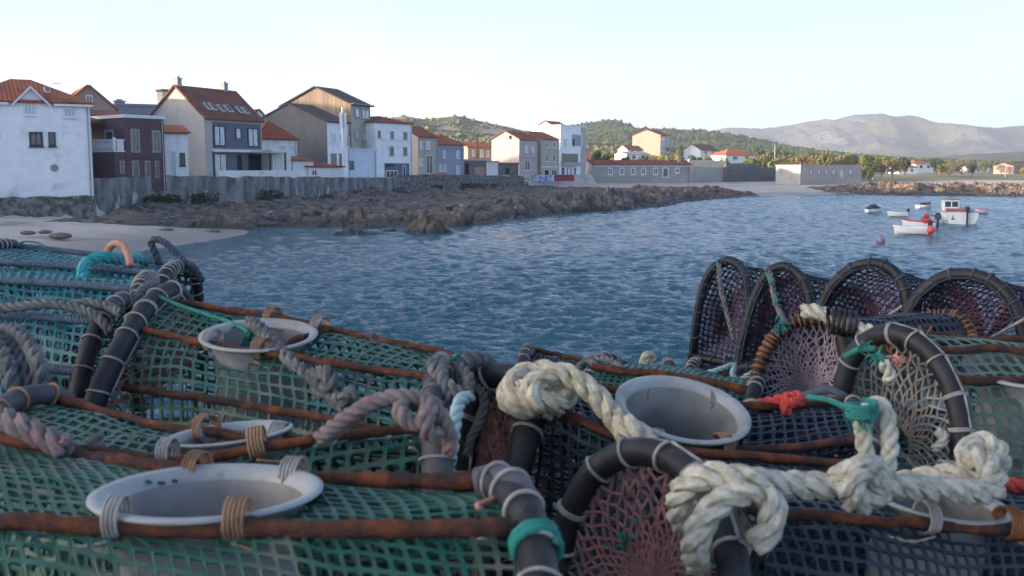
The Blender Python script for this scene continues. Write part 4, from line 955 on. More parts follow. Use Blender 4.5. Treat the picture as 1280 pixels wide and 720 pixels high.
mb = MB(); mb.box((-.012,.62,.42),(-.003,.80,.50)); mb.box((-.012,.68,.5),(-.003,.74,.72)); mb.box((-.012,.55,.36),(-.003,.86,.42)); mb.build('emblem', M['bdark'], r)
# far small ones
r, d = boat(1085, 266, 8, 'small white skiff under a navy cover, leftmost of the moored boats', L=1.75, B=1.0, H=.34)
mb = MB(); V = [];
mb.tube([(.1,0,.32),(.5,0,.42),(1.0,0,.45),(1.6,0,.35)],[.25,.42,.42,.12],10); o = mb.build('cover', M['bblue'], r)
r, d = boat(1137, 271, 172, 'white skiff with a small tilted black outboard left of the red boat', L=1.8, B=1.0, H=.36); outboard(r,.02,0,.45,.6); thwart(r,.8,1,.28)
r, d = boat(1149, 260, 5, 'low white skiff loaded with dark gear, farthest of the moored boats', L=1.7, B=1.05, H=.3)
mb = MB(); 
for k in range(4): mb.box((.35+k*.3,-.3,.15),(.55+k*.3,.3,.55+.12*(k%2)))
mb.build('gear', M['bdark'], r)
r, d = boat(1223, 267, 5, 'white skiff with a flat faded red top beyond the fishing boat', L=1.35, B=1.0, H=.36)
mb = MB(); mb.box((.12,-.42,.42),(1.25,.42,.5)); mb.build('cover', M['bred2'], r)
d = HC/-slope(303); p = XY(1105, d); M['buoyp'] = paint('faded purple buoy', (.30,.20,.25))
ball('mooring_buoy', (p[0],p[1],.12), .26, 'buoyp', 'faded dark mooring buoy floating left of the nearest white tender', 'buoy', 1.0)

M['rock_dry'] = mat('dark beach stone', (.20,.185,.165), .9, (.12,.11,.10), 2.5, bump=.8, bscale=8)
# loose stones on the sand
rs = np.random.RandomState(12)
for px, py, w_, lb_ in ((70,295,.7,'flat dark stone lying on the sand below the white house'),(30,291,.5,'small stone on the sand near the left edge'),(52,290,.45,'small stone left of the flat dark stone on the sand'),(205,287,.5,'stone at the upper edge of the sand'),(262,289,.6,'stone on the sand near the water end of the beach')):
    d = HC/-slope(py+1); p = XY(px, d); z_ = float(ground_z(np.array([p[0]]), np.array([p[1]]))[0]); d = (HC-z_)/-slope(py+1); p = XY(px, d)
    th_, ph_ = np.meshgrid(np.linspace(0,2*np.pi,13)[:-1], np.linspace(.05,np.pi-.05,7)); X = np.sin(ph_)*np.cos(th_); Y = np.sin(ph_)*np.sin(th_); Z = np.cos(ph_)
    r_ = 1+.45*fbm(X*1.7+py, Y*1.7+Z*1.3+px, 3); V = np.stack([X*r_*w_, Y*r_*w_*.7, Z*r_*w_*.28], -1).reshape(-1,3); n = 12
    Fq = [(i*n+j,(i+1)*n+j,(i+1)*n+(j+1)%n,i*n+(j+1)%n) for i in range(6) for j in range(n)]
    o = mesh_obj('boulder', V, [np.array(Fq), np.array([[j for j in range(n)],[6*n+n-1-j for j in range(n)]])], M['rock_dry']); o.location = (p[0], p[1], z_+.05); tag(o, lb_, 'stone', 'loose stones on the beach')
# ================================================================== the traps
M['rust'] = mat('rusty iron', (.066,.030,.021), .88, (.165,.052,.022), 34, (.46,.60), bump=1, bscale=90, bdist=.004, col3=(.032,.024,.021), scale3=16, thr3=(.5,.62))
M['mesh_green'] = mat('green plastic mesh', (.012,.072,.052), .5, (.022,.10,.074), 7, (.35,.65), col3=(.085,.105,.085), scale3=16, thr3=(.52,.68), spec=.4)
M['mesh_teal'] = mat('teal plastic mesh', (.010,.115,.15), .5, (.018,.15,.165), 7, (.35,.65), col3=(.05,.11,.13), scale3=16, thr3=(.55,.7))
M['mesh_dark'] = mat('navy plastic mesh', (.014,.024,.038), .5, (.024,.038,.055), 9, (.35,.65), col3=(.07,.075,.075), scale3=18, thr3=(.58,.72))
M['mesh_pale'] = mat('pale green mesh', (.07,.14,.105), .6, (.12,.165,.12), 8, (.35,.65), col3=(.25,.20,.15), scale3=20, thr3=(.58,.7))
M['mesh_black'] = mat('black netting', (.016,.016,.022), .7, (.035,.028,.04), 10, (.35,.65))
M['rubber'] = mat('black rubber pipe', (.009,.010,.012), .6, (.020,.021,.024), 14, (.4,.65), bump=.35, bscale=30, bdist=.006, col3=(.06,.06,.058), scale3=25, thr3=(.58,.75), spec=.45)
M['rubber_grey'] = mat('worn grey rubber', (.05,.054,.062), .6, (.10,.105,.11), 16, (.4,.65), bump=.5, bscale=40, bdist=.006)
M['pvc_in'] = mat('shade darkened funnel throat', (.27,.275,.27), .55, (.16,.16,.145), 9, (.4,.65), spec=.35)  # inner shade put into the darker throat colour, with dirt mottling
M['pvc'] = mat('white plastic funnel', (.35,.375,.37), .48, (.26,.275,.27), 11, (.42,.66), col3=(.22,.20,.15), scale3=17, thr3=(.58,.70), spec=.5, bump=.08, bscale=30, bdist=.004)
M['twine'] = mat('tan twine', (.34,.21,.13), .9, (.20,.12,.075), 40, (.4,.65), bump=.5, bscale=200, bdist=.002)
M['twine_w'] = mat('white twine', (.36,.35,.33), .9, (.22,.21,.19), 40, (.4,.65))
M['twine_g'] = mat('sea green twine', (.02,.22,.18), .8, (.03,.14,.12), 40, (.4,.65))
M['rope_cream'] = mat('cream rope', (.58,.55,.42), .92, (.33,.29,.19), 70, (.42,.65), bump=.8, bscale=140, bdist=.003, col3=(.34,.31,.25), scale3=32, thr3=(.60,.76))
M['rope_white'] = mat('white rope', (.56,.55,.46), .92, (.33,.31,.23), 70, (.42,.65), bump=.8, bscale=140, bdist=.003, col3=(.36,.33,.27), scale3=34, thr3=(.60,.76))
M['rope_grey'] = mat('weathered grey rope', (.17,.178,.172), .95, (.082,.088,.088), 22, (.42,.65), bump=.9, bscale=150, bdist=.003, col3=(.32,.29,.26), scale3=30, thr3=(.55,.7))
M['rope_pink'] = mat('faded pinkish rope', (.26,.21,.195), .95, (.13,.115,.12), 22, (.42,.65), bump=.9, bscale=150, bdist=.003, col3=(.36,.20,.19), scale3=24, thr3=(.56,.7))
M['rope_dark'] = mat('dark blue grey rope', (.075,.095,.125), .9, (.045,.055,.075), 26, (.42,.65), bump=.8, bscale=150, bdist=.003)
M['rope_slate'] = mat('slate rope wrapping', (.12,.16,.21), .9, (.075,.10,.14), 26, (.42,.65), bump=.8, bscale=150, bdist=.003)
M['rope_mint'] = mat('pale mint rope', (.36,.50,.49), .9, (.24,.36,.36), 22, (.42,.65), bump=.8, bscale=150, bdist=.003)
M['rope_teal'] = mat('turquoise rope', (.05,.34,.36), .9, (.20,.42,.41), 18, (.42,.65), bump=.8, bscale=150, bdist=.003)
M['rope_red'] = mat('faded red rope', (.50,.06,.05), .85, (.34,.05,.045), 22, (.42,.65), bump=.6, bscale=140, bdist=.003)
M['hook'] = mat('salmon rubber hose', (.52,.26,.19), .6, (.36,.17,.12), 18, (.42,.65))
M['net_pink'] = mat('faded pink netting', (.30,.145,.135), .85, (.21,.125,.125), 25, (.4,.6)); M['net_beige'] = mat('beige netting', (.40,.37,.33), .85, (.29,.26,.24), 25, (.4,.6))
M['net_lilac'] = mat('lilac netting', (.38,.32,.35), .85, (.27,.22,.26), 25, (.4,.6)); M['net_purple'] = mat('dark purple netting', (.15,.075,.11), .85, (.08,.05,.085), 14, (.4,.62), col3=(.34,.08,.11), scale3=4, thr3=(.6,.72))
M['orange_twine'] = mat('orange brown twine', (.30,.13,.05), .9, (.17,.075,.04), 40, (.4,.6))

def segs(P0, P1, r):
    d = P1-P0; d = d/(np.linalg.norm(d,axis=1)[:,None]+1e-12); up = np.where(np.abs(d[:,2:3]) > .9, np.array([[1.,0,0]]), np.array([[0,0,1.]]))
    n = np.cross(d, up); n /= np.linalg.norm(n,axis=1)[:,None]; b = np.cross(d, n); k = len(P0); e = d*r*.6
    V = np.stack([P0-e+n*r,P0-e+b*r,P0-e-n*r,P0-e-b*r,P1+e+n*r,P1+e+b*r,P1+e-n*r,P1+e-b*r],1).reshape(-1,3)
    f = np.array([(0,1,5,4),(1,2,6,5),(2,3,7,6),(3,0,4,7)]); return V, (f[None]+8*np.arange(k)[:,None,None]).reshape(-1,4)
def bil(D, u, v):
    nu, nv = D.shape[:2]; x = np.clip(u,0,1)*(nu-1); y = np.clip(v,0,1)*(nv-1); i = np.minimum(x.astype(int),nu-2); j = np.minimum(y.astype(int),nv-2); fx = (x-i)[...,None]; fy = (y-j)[...,None]
    return (D[i,j]*(1-fx)+D[i+1,j]*fx)*(1-fy)+(D[i,j+1]*(1-fx)+D[i+1,j+1]*fx)*fy
def cells(name, D, cell, m, parent, off, hole=.74, skip=None, thick=.0028, cut=.28, cellv=None):
    LU = np.mean([plen(D[:,j]) for j in range(0,D.shape[1],6)]); LV = np.mean([plen(D[i]) for i in range(0,D.shape[0],6)])
    nu = max(4,int(LU/cell)); nv = max(4,int(LV/(cellv or cell))); h = hole/2; c = cut*hole
    I, J = np.meshgrid(np.arange(nu), np.arange(nv), indexing='ij'); I = I.ravel(); J = J.ravel()
    if skip is not None:
        ctr = bil(D, (I+.5)/nu, (J+.5)/nv); k = ~skip(ctr); I, J = I[k], J[k]
    gi, gj = np.meshgrid(np.arange(nu+1), np.arange(nv+1), indexing='ij')
    rs = np.random.RandomState(nu*nv % 997)
    ju = (rs.rand(nu+1,nv+1)-.5)*.2; jv = (rs.rand(nu+1,nv+1)-.5)*.2
    wu = lambda a_, b_: a_ + 1.5*fbm(a_*.11+nu, b_*.11, 41, 3); wv = lambda a_, b_: b_ + 1.5*fbm(a_*.11+nv, b_*.11, 57, 3)
    ga, gb = (gi+ju).ravel(), (gj+jv).ravel(); VC = bil(D, wu(ga, gb)/nu, wv(ga, gb)/nv)
    oc = np.array([(-h+c,-h),(h-c,-h),(h,-h+c),(h,h-c),(h-c,h),(-h+c,h),(-h,h-c),(-h,-h+c)])
    ua = I[:,None]+.5+oc[None,:,0]; vb = J[:,None]+.5+oc[None,:,1]; u = wu(ua, vb)/nu; v = wv(ua, vb)/nv; VO = bil(D, u.ravel(), v.ravel())
    n0 = len(VC); k = np.arange(len(I)); o = n0+8*k[:,None]; c0 = I*(nv+1)+J; c1 = (I+1)*(nv+1)+J; c2 = c1+1; c3 = c0+1
    O = [o[:,0]+q for q in range(8)]
    Q = np.concatenate([np.stack(x,1) for x in ((c0,c1,O[1],O[0]),(c1,c2,O[3],O[2]),(c2,c3,O[5],O[4]),(c3,c0,O[7],O[6]))])
    T = np.concatenate([np.stack(x,1) for x in ((c0,O[0],O[7]),(c1,O[2],O[1]),(c2,O[4],O[3]),(c3,O[6],O[5]))])
    ob = mesh_obj(name, np.concatenate([VC,VO])-off, [Q,T], M[m], parent); s_ = ob.modifiers.new('thickness','SOLIDIFY'); s_.thickness = thick; s_.offset = 0
    return ob
def net(name, loop, G, ncol, nrow, r, m, parent, off, p=1.0, sag=.0, seed=0, end=.93, pw=None, closed=True):
    loop = cr(loop, ncol*4, closed); rs = np.random.RandomState(seed); G = np.asarray(G)
    j = np.arange(nrow+1); f = end*(j/nrow)**p; N = np.zeros((nrow+1, ncol, 3))
    for q in j:
        s_ = (np.arange(ncol)+.5*(q % 2))/ncol*len(loop); i0 = s_.astype(int) % len(loop)
        N[q] = loop[i0]*(1-f[q])+G*f[q]
        N[q] += (rs.rand(ncol,3)-.5)*.010*(1-f[q])*(q > 0) + np.array([0,0,-sag])*math.sin(math.pi*f[q])
    A_, B_ = [], []
    for q in range(nrow):
        A_.append(N[q]); B_.append(N[q+1]); A_.append(N[q]); B_.append(np.roll(N[q+1], 1 if q % 2 == 0 else -1, 0))
    V, Fq = segs(np.concatenate(A_), np.concatenate(B_), r)
    return mesh_obj(name, V-off, [Fq], M[m], parent)
def hoop(parent, off, path, r, closed=False, m='rubber', wm='twine_w', gap=.05, wr=.0022, seed=0, name='end_hoop'):
    n = max(16, int(plen(np.asarray(path))/(r*.5))); P = cr(path, n, closed); rs = np.random.RandomState(seed)
    rr = r*(1+.05*np.array([fbm(np.array([i*.11]),np.array([seed*1.]),1)[0] for i in range(n)]))
    h_ = MB().tube(P, rr, 14, closed).build(name, M[m], parent, off, smooth=True)
    T, N, B = frames(P, closed); L = np.concatenate([[0],np.cumsum(np.linalg.norm(np.diff(P,axis=0),axis=1))]); mb = MB(); s_ = gap*.6; allq = []
    while s_ < L[-1]-gap*.3:
        i = min(int(np.searchsorted(L, s_)), n-1); a = np.linspace(0,2*np.pi*(1+int(rs.rand()<.4)),26); tl = (rs.rand()-.5)*.5
        a = a+2.2; Q = P[i]+(r*1.07)*(np.cos(a)[:,None]*N[i]+np.sin(a)[:,None]*B[i])+T[i]*(np.linspace(0,wr*2.2*(a[-1]/6.28-1),26)[:,None]+tl*r*np.cos(a+rs.rand()*6)[:,None])
        allq.append(Q); s_ += gap*(.75+.5*rs.rand())
    if not allq: return h_
    mb.tube(np.concatenate(allq), wr, 5)
    mb.build('twine_wrapping', M[wm], h_, off, smooth=True); return h_
def rail(parent, off, P, r=.0085, m='rust', rope=False, seed=0, name='iron_bar'):
    P = np.asarray(P)
    if rope:
        mb = MB(); rope_geo(mb, P, r, 6, seed=seed, lay=3.2); return mb.build('rope_wrapped_bar', M[m], parent, off, smooth=True)
    n = 40; Q = cr(P, n); rs = np.random.RandomState(seed+3); Q = Q + np.stack([fbm(np.arange(n)*.25, np.full(n, seed+k*7.), 2) for k in range(3)],1)*.010
    return MB().tube(Q, r*(1+.13*rs.randn(n)*.6), 9).build(name, M[m], parent, off, smooth=True)
def funnel(parent, off, c, nrm, R=.104, depth=.15, m='pvc'):
    prof = np.array([(.72,-1.2),(.76,-.25),(.83,-.03),(.95,.035),(1.0,.06),(1.0,.08),(.965,.095),(.905,.088),(.855,.05),(.82,-.03),(.745,-.2),(.68,-1.2),(.72,-1.2)])
    nz = np.array(nrm)/np.linalg.norm(nrm); x = np.cross([0,1,0], nz); x /= np.linalg.norm(x); y = np.cross(nz, x); a = np.linspace(0,2*np.pi,73)[:-1]
    ring = np.cos(a)[:,None]*x+np.sin(a)[:,None]*y; V = []
    for r_, z_ in prof: V.append(c+ring*r_*R+nz*(z_*depth if z_ < -.1 else z_*R))
    V = np.concatenate(V); n = 72; Fq = [(i*n+j,i*n+(j+1)%n,(i+1)*n+(j+1)%n,(i+1)*n+j) for i in range(len(prof)-1) for j in range(n)]
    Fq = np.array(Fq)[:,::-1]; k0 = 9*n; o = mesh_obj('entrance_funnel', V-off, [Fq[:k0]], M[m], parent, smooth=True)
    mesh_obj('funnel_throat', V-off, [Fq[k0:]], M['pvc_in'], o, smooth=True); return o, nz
def coil(mb, c, ax, u, ru, w, rw, turns, r, seed=0):
    """binding: turns of twine round the point c, along ax, half sizes ru (along u) and rw (along w)"""
    rs = np.random.RandomState(seed); a = np.linspace(0,2*np.pi*turns,int(22*turns)); s_ = (np.arange(len(a))/len(a)-.5)*turns*r*2.3
    mb.tube(c+np.cos(a)[:,None]*u*ru+np.sin(a)[:,None]*w*rw+ax*(s_+.12*r*rs.randn(len(a)))[:,None], r, 6)

TRAPS = 'shellfish traps stacked on the quay'
def trap(label, F, R, mids=None, bots=None, cell=.02, m='mesh_green', ring=None, ringR=.104, rails=('F','R'), railr=.0066, railm='rust', ropebar=False, hoops=(), nets=(), hole=.74, low=.27, out=.09, ties=True, nrm=None, tiem='twine', roll=None, midR=True, thick=.0028, cellv=None, cut=.28, raise_=.009, name='shellfish_trap'):
    F = cr(F, 41); R = cr(R, 41); w_ = (F-R); w_[:,2] = 0; w_ /= np.linalg.norm(w_,axis=1)[:,None]; Z = np.array([0,0,1.])
    FM = cr(mids, 41) if mids is not None else F + w_*.07 - Z*.085
    FB = FM + w_*.03 - Z*(low-.08); RM = R - w_*.07 - Z*.085; RB = RM - w_*.03 - Z*(low-.08)
    K = np.stack([FB, FM, F, R, RM, RB]); ch = np.linalg.norm(np.diff(K,axis=0),axis=2).mean(1); kv = np.concatenate([[0],np.cumsum(ch)]); kv /= kv[-1]
    D = np.zeros((41,81,3)); 
    for i in range(41): D[i] = cr(K[:,i], 81)
    ii, jj = np.meshgrid(np.arange(41), np.arange(81), indexing='ij')
    nz = np.cross(np.gradient(D,axis=0), np.gradient(D,axis=1)); nz /= np.linalg.norm(nz,axis=2)[...,None]
    sd_ = len(label)*1.7; D += nz*(fbm(ii*.13, jj*.13, sd_)*.024-.006)[...,None]
    off = np.array([D[...,0].mean(), D[...,1].mean(), min(FB[:,2].min(), RB[:,2].min())])
    root = empty(name, tuple(off), label, 'trap', TRAPS); skip = None
    up = np.array([0,0,1.])
    if ring is not None:
        c = np.asarray(ring); i = int(np.argmin(np.linalg.norm((F+R)/2-c,axis=1))); ax = F[min(i+4,40)]-F[max(i-4,0)]; ax /= np.linalg.norm(ax)
        n_ = np.cross(ax, R[i]-F[i]) if nrm is None else np.array(nrm); n_ = n_/np.linalg.norm(n_); n_ = n_ if n_[2] > 0 else -n_
        skip = lambda q: (np.linalg.norm((q-c)-((q-c)@n_)[:,None]*n_,axis=1) < ringR*.98) & (np.abs((q-c)@n_) < .06)
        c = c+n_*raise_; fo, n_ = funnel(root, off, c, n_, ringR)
        if ties:
            k = 0
            for L_ in (F, R):
                Ld = cr(L_, 300); ds = np.linalg.norm(Ld-c,axis=1); i0 = int(np.argmin(ds))
                for sg in (-1, 1):
                    st = plen(L_)/299; i1 = int(np.clip(i0+sg*.052/st,3,296)); p = Ld[i1]; t = Ld[i1+2]-Ld[i1-2]; t /= np.linalg.norm(t)
                    to = c-p; to -= t*(to@t); to -= 0; dist = np.linalg.norm(to); to /= dist+1e-9; mb = MB()
                    lipd = .019
                    wv = np.cross(t,to); wv = wv if wv[2] > 0 else -wv; coil(mb, p+to*lipd*.5+wv*.008, t, to, .0105+lipd*.5, wv, .0185, 3.6+(k % 2), .0017, k)
                    mb.tube(cr([p-to*.012-up*.006, p-to*.016+t*.03*sg-up*.012, p-to*.010+t*.055*sg-up*.010],8), .0014, 5)
                    mb.build('twine_binding', M[tiem if k % 3 else 'twine_w'], root, off, smooth=True); k += 1
    cells('mesh_cover', D, cell, m, root, off, hole, skip, thick, cut, cellv)
    D2 = {'F':F,'R':R,'FM':FM,'FB':FB,'RM':RM,'RB':RB}
    for k, q in enumerate(rails): rail(root, off, D2[q]+up*.004, railr, railm, ropebar, k+len(label))
    for hp in hoops: hoop(root, off, **hp) if isinstance(hp, dict) else None
    for e in (0, 1) if hoops == 'both' else (): pass
    for nt_ in nets: net('end_net', off=off, parent=root, **nt_)
    return root, off, D2
def endpath(D2, e, outw=0):
    i = 0 if e == 0 else 40; K = np.array([D2[k][i] for k in ('FB','FM','F','R','RM','RB')]); return K
def add_ends(t, r=.018, ends=(0,1), m='rubber', nm='net_pink', gap=.05, nc=34, nr=8, nets=True, skiphoop=(), wm='twine_w'):
    root, off, D2 = t
    for e in ends:
        P = cr(endpath(D2, e), 50); c = P.mean(0); ax = D2['F'][40]-D2['F'][0]; ax /= np.linalg.norm(ax); ax = ax if e == 0 else -ax
        if e not in skiphoop: hoop(root, off, (P-c)*1.03+c-ax*.004, r, False, m, wm, gap, seed=e+len(root['label']))
        if nets: net('end_net', np.vstack([P, P[:1]]), c+ax*.10-np.array([0,0,.02]), nc, nr, .0016, nm, root, off, seed=e)
def arc(*p): return np.array([W(*q) for q in p])

# --- A: nearest trap, bottom left
A_ = trap('nearest green mesh trap at the bottom left with a wide white funnel', arc((-110,655,.82),(270,665,.815),(640,664,.815)), arc((-110,532,1.2),(0,553,1.13),(190,588,1.03),(390,603,1.0),(606,608,.98)),
    cell=.0185, ring=W(261,626,.905), ringR=.106, hole=.73, cut=.14, raise_=.002, railr=.0086)
ro, of, dd = A_
hA = hoop(ro, of, arc((612,604,.925),(632,612,.90),(652,632,.86),(664,662,.825),(672,700,.79),(676,745,.75),(676,800,.72)), .0165, gap=.045, m='rubber', wm='twine_w')
hoop(ro, of, arc((598,607,.93),(618,603,.925),(640,612,.895),(655,632,.865)), .0178, gap=.03, m='rubber_grey', name='rubber_sleeve', wm='twine_w')
# --- B
B_ = trap('green mesh trap behind the nearest one, white funnel half hidden by crossing bars', arc((-40,546,1.2),(130,572,1.12),(230,579,1.10),(353,560,1.11),(535,535,1.12)), arc((72,503,1.40),(213,537,1.28),(356,556,1.22),(548,574,1.25)),
    cell=.022, ring=W(288,563,1.20), ringR=.078, raise_=.016, hole=.75, low=.2, cut=.13)
ro, of, dd = B_
hoop(ro, of, arc((546,640,1.06),(547,600,1.08),(547,560,1.10),(543,536,1.13),(535,540,1.2),(530,570,1.26),(530,640,1.28)), .0185, gap=.035, m='rubber_grey')
hoop(ro, of, arc((84,503,1.42),(66,494,1.40),(40,494,1.37),(8,506,1.32),(-25,530,1.24),(-60,575,1.2)), .0150, gap=.05, m='rubber_grey', wm='twine')
# --- C
C_ = trap('long green mesh trap against the water with tilted funnel and black left hoop', arc((168,412,1.75),(300,440,1.63),(420,458,1.57),(545,476,1.5)), arc((205,379,1.88),(330,397,1.83),(430,417,1.765),(520,436,1.70),(602,453,1.64)),
    mids=arc((150,487,1.66),(300,508,1.53),(425,531,1.45),(545,552,1.40)), cell=.0235, ring=W(324,428,1.695), ringR=.100, rails=('F','R','FM'), hole=.76, cut=.13, raise_=.007)
ro, of, dd = C_
P = arc((112,520,1.60),(130,476,1.63),(150,436,1.68),(176,395,1.78),(200,370,1.88),(222,366,1.94),(238,400,1.97),(240,450,1.98))
hoop(ro, of, P, .0185, gap=.055, m='rubber', wm='twine_w'); net('end_net', np.vstack([P,P[:1]]), P.mean(0)+np.array([.09,-.02,-.04]), 34, 7, .0016, 'net_pink', ro, of)
rail(ro, of, arc((176,418,1.74),(153,455,1.69),(158,478,1.67),(172,490,1.66)), .008, seed=4, name='bracket')
P = np.array([dd[k][40] for k in ('FB','FM','F','R','RM','RB')]); hoop(ro, of, P, .016, m='rubber_grey', wm='rope_grey', gap=.03)
rail(ro, of, np.array([dd['R'][21],(dd['R'][21]*.5+dd['F'][20]*.5)+np.array([0,0,.006]),dd['F'][20]]), .007, seed=9, name='bracket')
# --- D: teal traps behind, left
def tealtrap(label, F, R, endm='rubber', r=.0165, **k):
    t = trap(label, F, R, m='mesh_teal', ropebar=True, railr=.0082, railm='rope_slate', cell=.0235, hole=.72, cut=.2, **k); return t
D1 = tealtrap('farthest teal mesh trap at the left with slate rope wrapped bars, under the turquoise rope', arc((-60,326,2.50),(60,333,2.47),(206,344,2.42)), arc((15,308,2.80),(120,320,2.74),(236,335,2.66)), rails=('F','R','FM'))
add_ends(D1, .016, (0,1), nm='mesh_black', gap=.028, wm='twine_w')
D2_ = tealtrap('middle teal mesh trap at the left with pale plate edge, below the farthest one', arc((-60,349,2.20),(60,356,2.16),(172,364,2.10)), arc((-60,336,2.42),(60,342,2.38),(186,350,2.30)), rails=('F','FM'))
add_ends(D2_, .016, (1,), nm='mesh_black', gap=.028, wm='twine_w')
D3 = tealtrap('teal mesh trap with tall black twine wrapped hoop left of the long green trap', arc((-80,394,1.92),(40,398,1.88),(118,404,1.84)), arc((-80,372,2.10),(40,378,2.06),(136,388,2.0)), rails=('F','FM'))
ro, of, dd = D3
hoop(ro, of, arc((92,520,1.74),(100,480,1.75),(112,435,1.79),(128,398,1.85),(145,380,1.95),(160,378,2.03),(172,410,2.08)), .0165, gap=.05, m='rubber', wm='twine_w')
net('end_net', arc((92,520,1.74),(112,435,1.79),(128,398,1.85),(145,380,1.95),(165,380,2.05),(172,430,2.08),(150,520,2.0)), W(60,460,1.9), 30, 7, .0017, 'mesh_black', ro, of)
D4 = tealtrap('dark teal trap end with thick rope coils at the far left edge', arc((-120,452,1.5),(-40,455,1.5),(22,458,1.5)), arc((-120,420,1.68),(-40,420,1.67),(16,420,1.66)), rails=('F',))
ro, of, dd = D4
P = arc((42,540,1.50),(40,500,1.50),(34,462,1.52),(18,432,1.58),(-6,420,1.64),(-30,428,1.7))
mb = MB()
for k, (o_, s_) in enumerate(((0,0),(.022,.012),(-.020,.010))): rope_geo(mb, cr(P,30)+np.array([o_,-.01*k,s_]), .0125, 7, 1, seed=k)
mb.build('end_hoop', M['rope_grey'], ro, of, smooth=True)
# --- E
E_ = trap('navy mesh trap in the middle with large tilted white funnel and pink end net', arc((672,503,1.50),(765,547,1.41),(850,569,1.395),(925,567,1.41),(1085,551,1.46)), arc((640,469,1.66),(735,485,1.60),(850,498,1.563),(950,512,1.57),(1064,503,1.64)),
    mids=arc((672,560,1.49),(765,600,1.40),(850,612,1.38),(925,605,1.40),(1085,590,1.45)), m='mesh_dark', cell=.0205, ring=W(851,522,1.475), ringR=.103, hole=.75, cut=.12)
ro, of, dd = E_
P = arc((632,660,1.41),(640,615,1.425),(654,560,1.45),(664,510,1.50),(655,478,1.55),(628,470,1.59),(604,478,1.615),(589,515,1.62),(582,570,1.63),(578,640,1.63))
hoop(ro, of, P, .0215, gap=.085, m='rubber', wm='twine_w', wr=.003); net('end_net', np.vstack([P,P[:1]]), W(622,610,1.60), 46, 13, .0026, 'net_pink', ro, of, p=.8)
P = np.array([dd[k][40] for k in ('FB','FM','F','R','RM','RB')]); hoop(ro, of, P, .012, m='rubber', gap=.05)
# --- F
F_ = trap('nearest navy mesh trap at the bottom right with pink net and arched hoop', arc((934,643,1.09),(1100,655,1.10),(1280,667,1.12),(1420,676,1.13)), arc((832,566,1.34),(1003,580,1.33),(1220,602,1.31),(1420,617,1.31)),
    m='mesh_dark', cell=.0175, ring=W(1166,637,1.195), ringR=.088, hole=.74, cut=.12, tiem='orange_twine')
ro, of, dd = F_
P = arc((690,790,1.29),(697,710,1.285),(712,645,1.28),(742,592,1.265),(786,566,1.235),(830,570,1.19),(868,594,1.14),(897,640,1.07),(915,700,1.01),(922,760,.97))
hoop(ro, of, P, .0180, gap=.062, m='rubber', wm='twine_w', wr=.0026, seed=5); net('end_net', np.vstack([P,P[:1]]), W(812,735,1.22), 44, 13, .0024, 'net_pink', ro, of, p=.85, end=.95)
mb = MB(); rs = np.random.RandomState(3)
for k in range(9): q = W(790+rs.randn()*6, 672+rs.randn()*9, 1.24); mb.tube(cr([q, q+rs.randn(3)*.007, q+rs.randn(3)*.010],6), .0022, 5)
mb.build('twine_knot', M['twine_g'], ro, of)

# --- traps seen by their end hoop: body runs back along an axis
def hooptrap(label, P, axis, L, hr=.017, m='mesh_black', cell=.016, hole=.78, G=None, nm='net_purple', nc=60, nr=18, nrad=.0013, closed=False, gap=.045, rails=(), railr=.008, hm='rubber', wm='rope_dark', np_=.8, ring=None, nrm=None, ringR=.1, taper=0., end=.95, back=True, ):
    P = cr(P, 81); ax = np.array(axis, float); ax /= np.linalg.norm(ax); u = np.linspace(0,1,31); c = P.mean(0)
    D = np.stack([(P-c)*(1-taper*k)+c+ax*L*k for k in u]); off = np.array([D[...,0].mean(), D[...,1].mean(), D[...,2].min()-.01])
    root = empty('shellfish_trap', tuple(off), label, 'trap', TRAPS); skip = None
    if ring is not None:
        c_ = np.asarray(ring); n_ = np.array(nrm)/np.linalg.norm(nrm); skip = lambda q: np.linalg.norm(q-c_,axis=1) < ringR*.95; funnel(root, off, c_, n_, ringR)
    ii, jj = np.meshgrid(np.arange(31), np.arange(81), indexing='ij'); D[...,2] += fbm(ii*.15, jj*.12, len(label))*.02
    cells('mesh_cover', D, cell, m, root, off, hole, skip, .002, .2)
    hoop(root, off, P, hr, closed, hm, wm, gap, seed=len(label))
    if back:
        hoop(root, off, D[-1], hr*.9, closed, hm, wm, gap, seed=3)
    for k, v in enumerate(rails): rail(root, off, D[:,int(v*80)]+np.array([0,0,.004]), railr, 'rust', seed=k)
    g_ = G if G is not None else c+ax*.1
    net('end_net', np.vstack([P,P[:1]]), g_, nc, nr, nrad, nm, root, off, p=np_, end=end, seed=len(label))
    return root, off, D
ax = (.92,.2,-.30)
hooptrap('leftmost of the arched dark traps at the back right, against the water', arc((866,446,3.08),(869,415,3.06),(876,372,3.05),(888,340,3.04),(905,327,3.03),(922,330,3.0),(933,350,2.96),(936,385,2.93),(932,420,2.92),(925,456,2.92)), ax, .22, .0135, G=W(905,405,3.15), closed=True, nc=56, nr=22)
hooptrap('second arched dark trap from the left at the back right, a rope over its net', arc((922,458,2.86),(928,425,2.86),(940,380,2.86),(956,347,2.85),(976,333,2.83),(996,341,2.8),(1009,362,2.77),(1014,395,2.75),(1012,430,2.74),(1004,462,2.74)), ax, .22, .0135, G=W(972,425,2.96), closed=True, nc=60, nr=22)
hooptrap('third arched dark trap at the back right with a pink netting throat', arc((1010,440,2.72),(1020,400,2.71),(1040,358,2.69),(1066,335,2.66),(1092,329,2.62),(1116,338,2.58),(1131,362,2.54),(1137,400,2.52),(1137,440,2.5)), ax, .22, .0145, G=W(1078,418,2.78), closed=True, nc=64, nr=22)
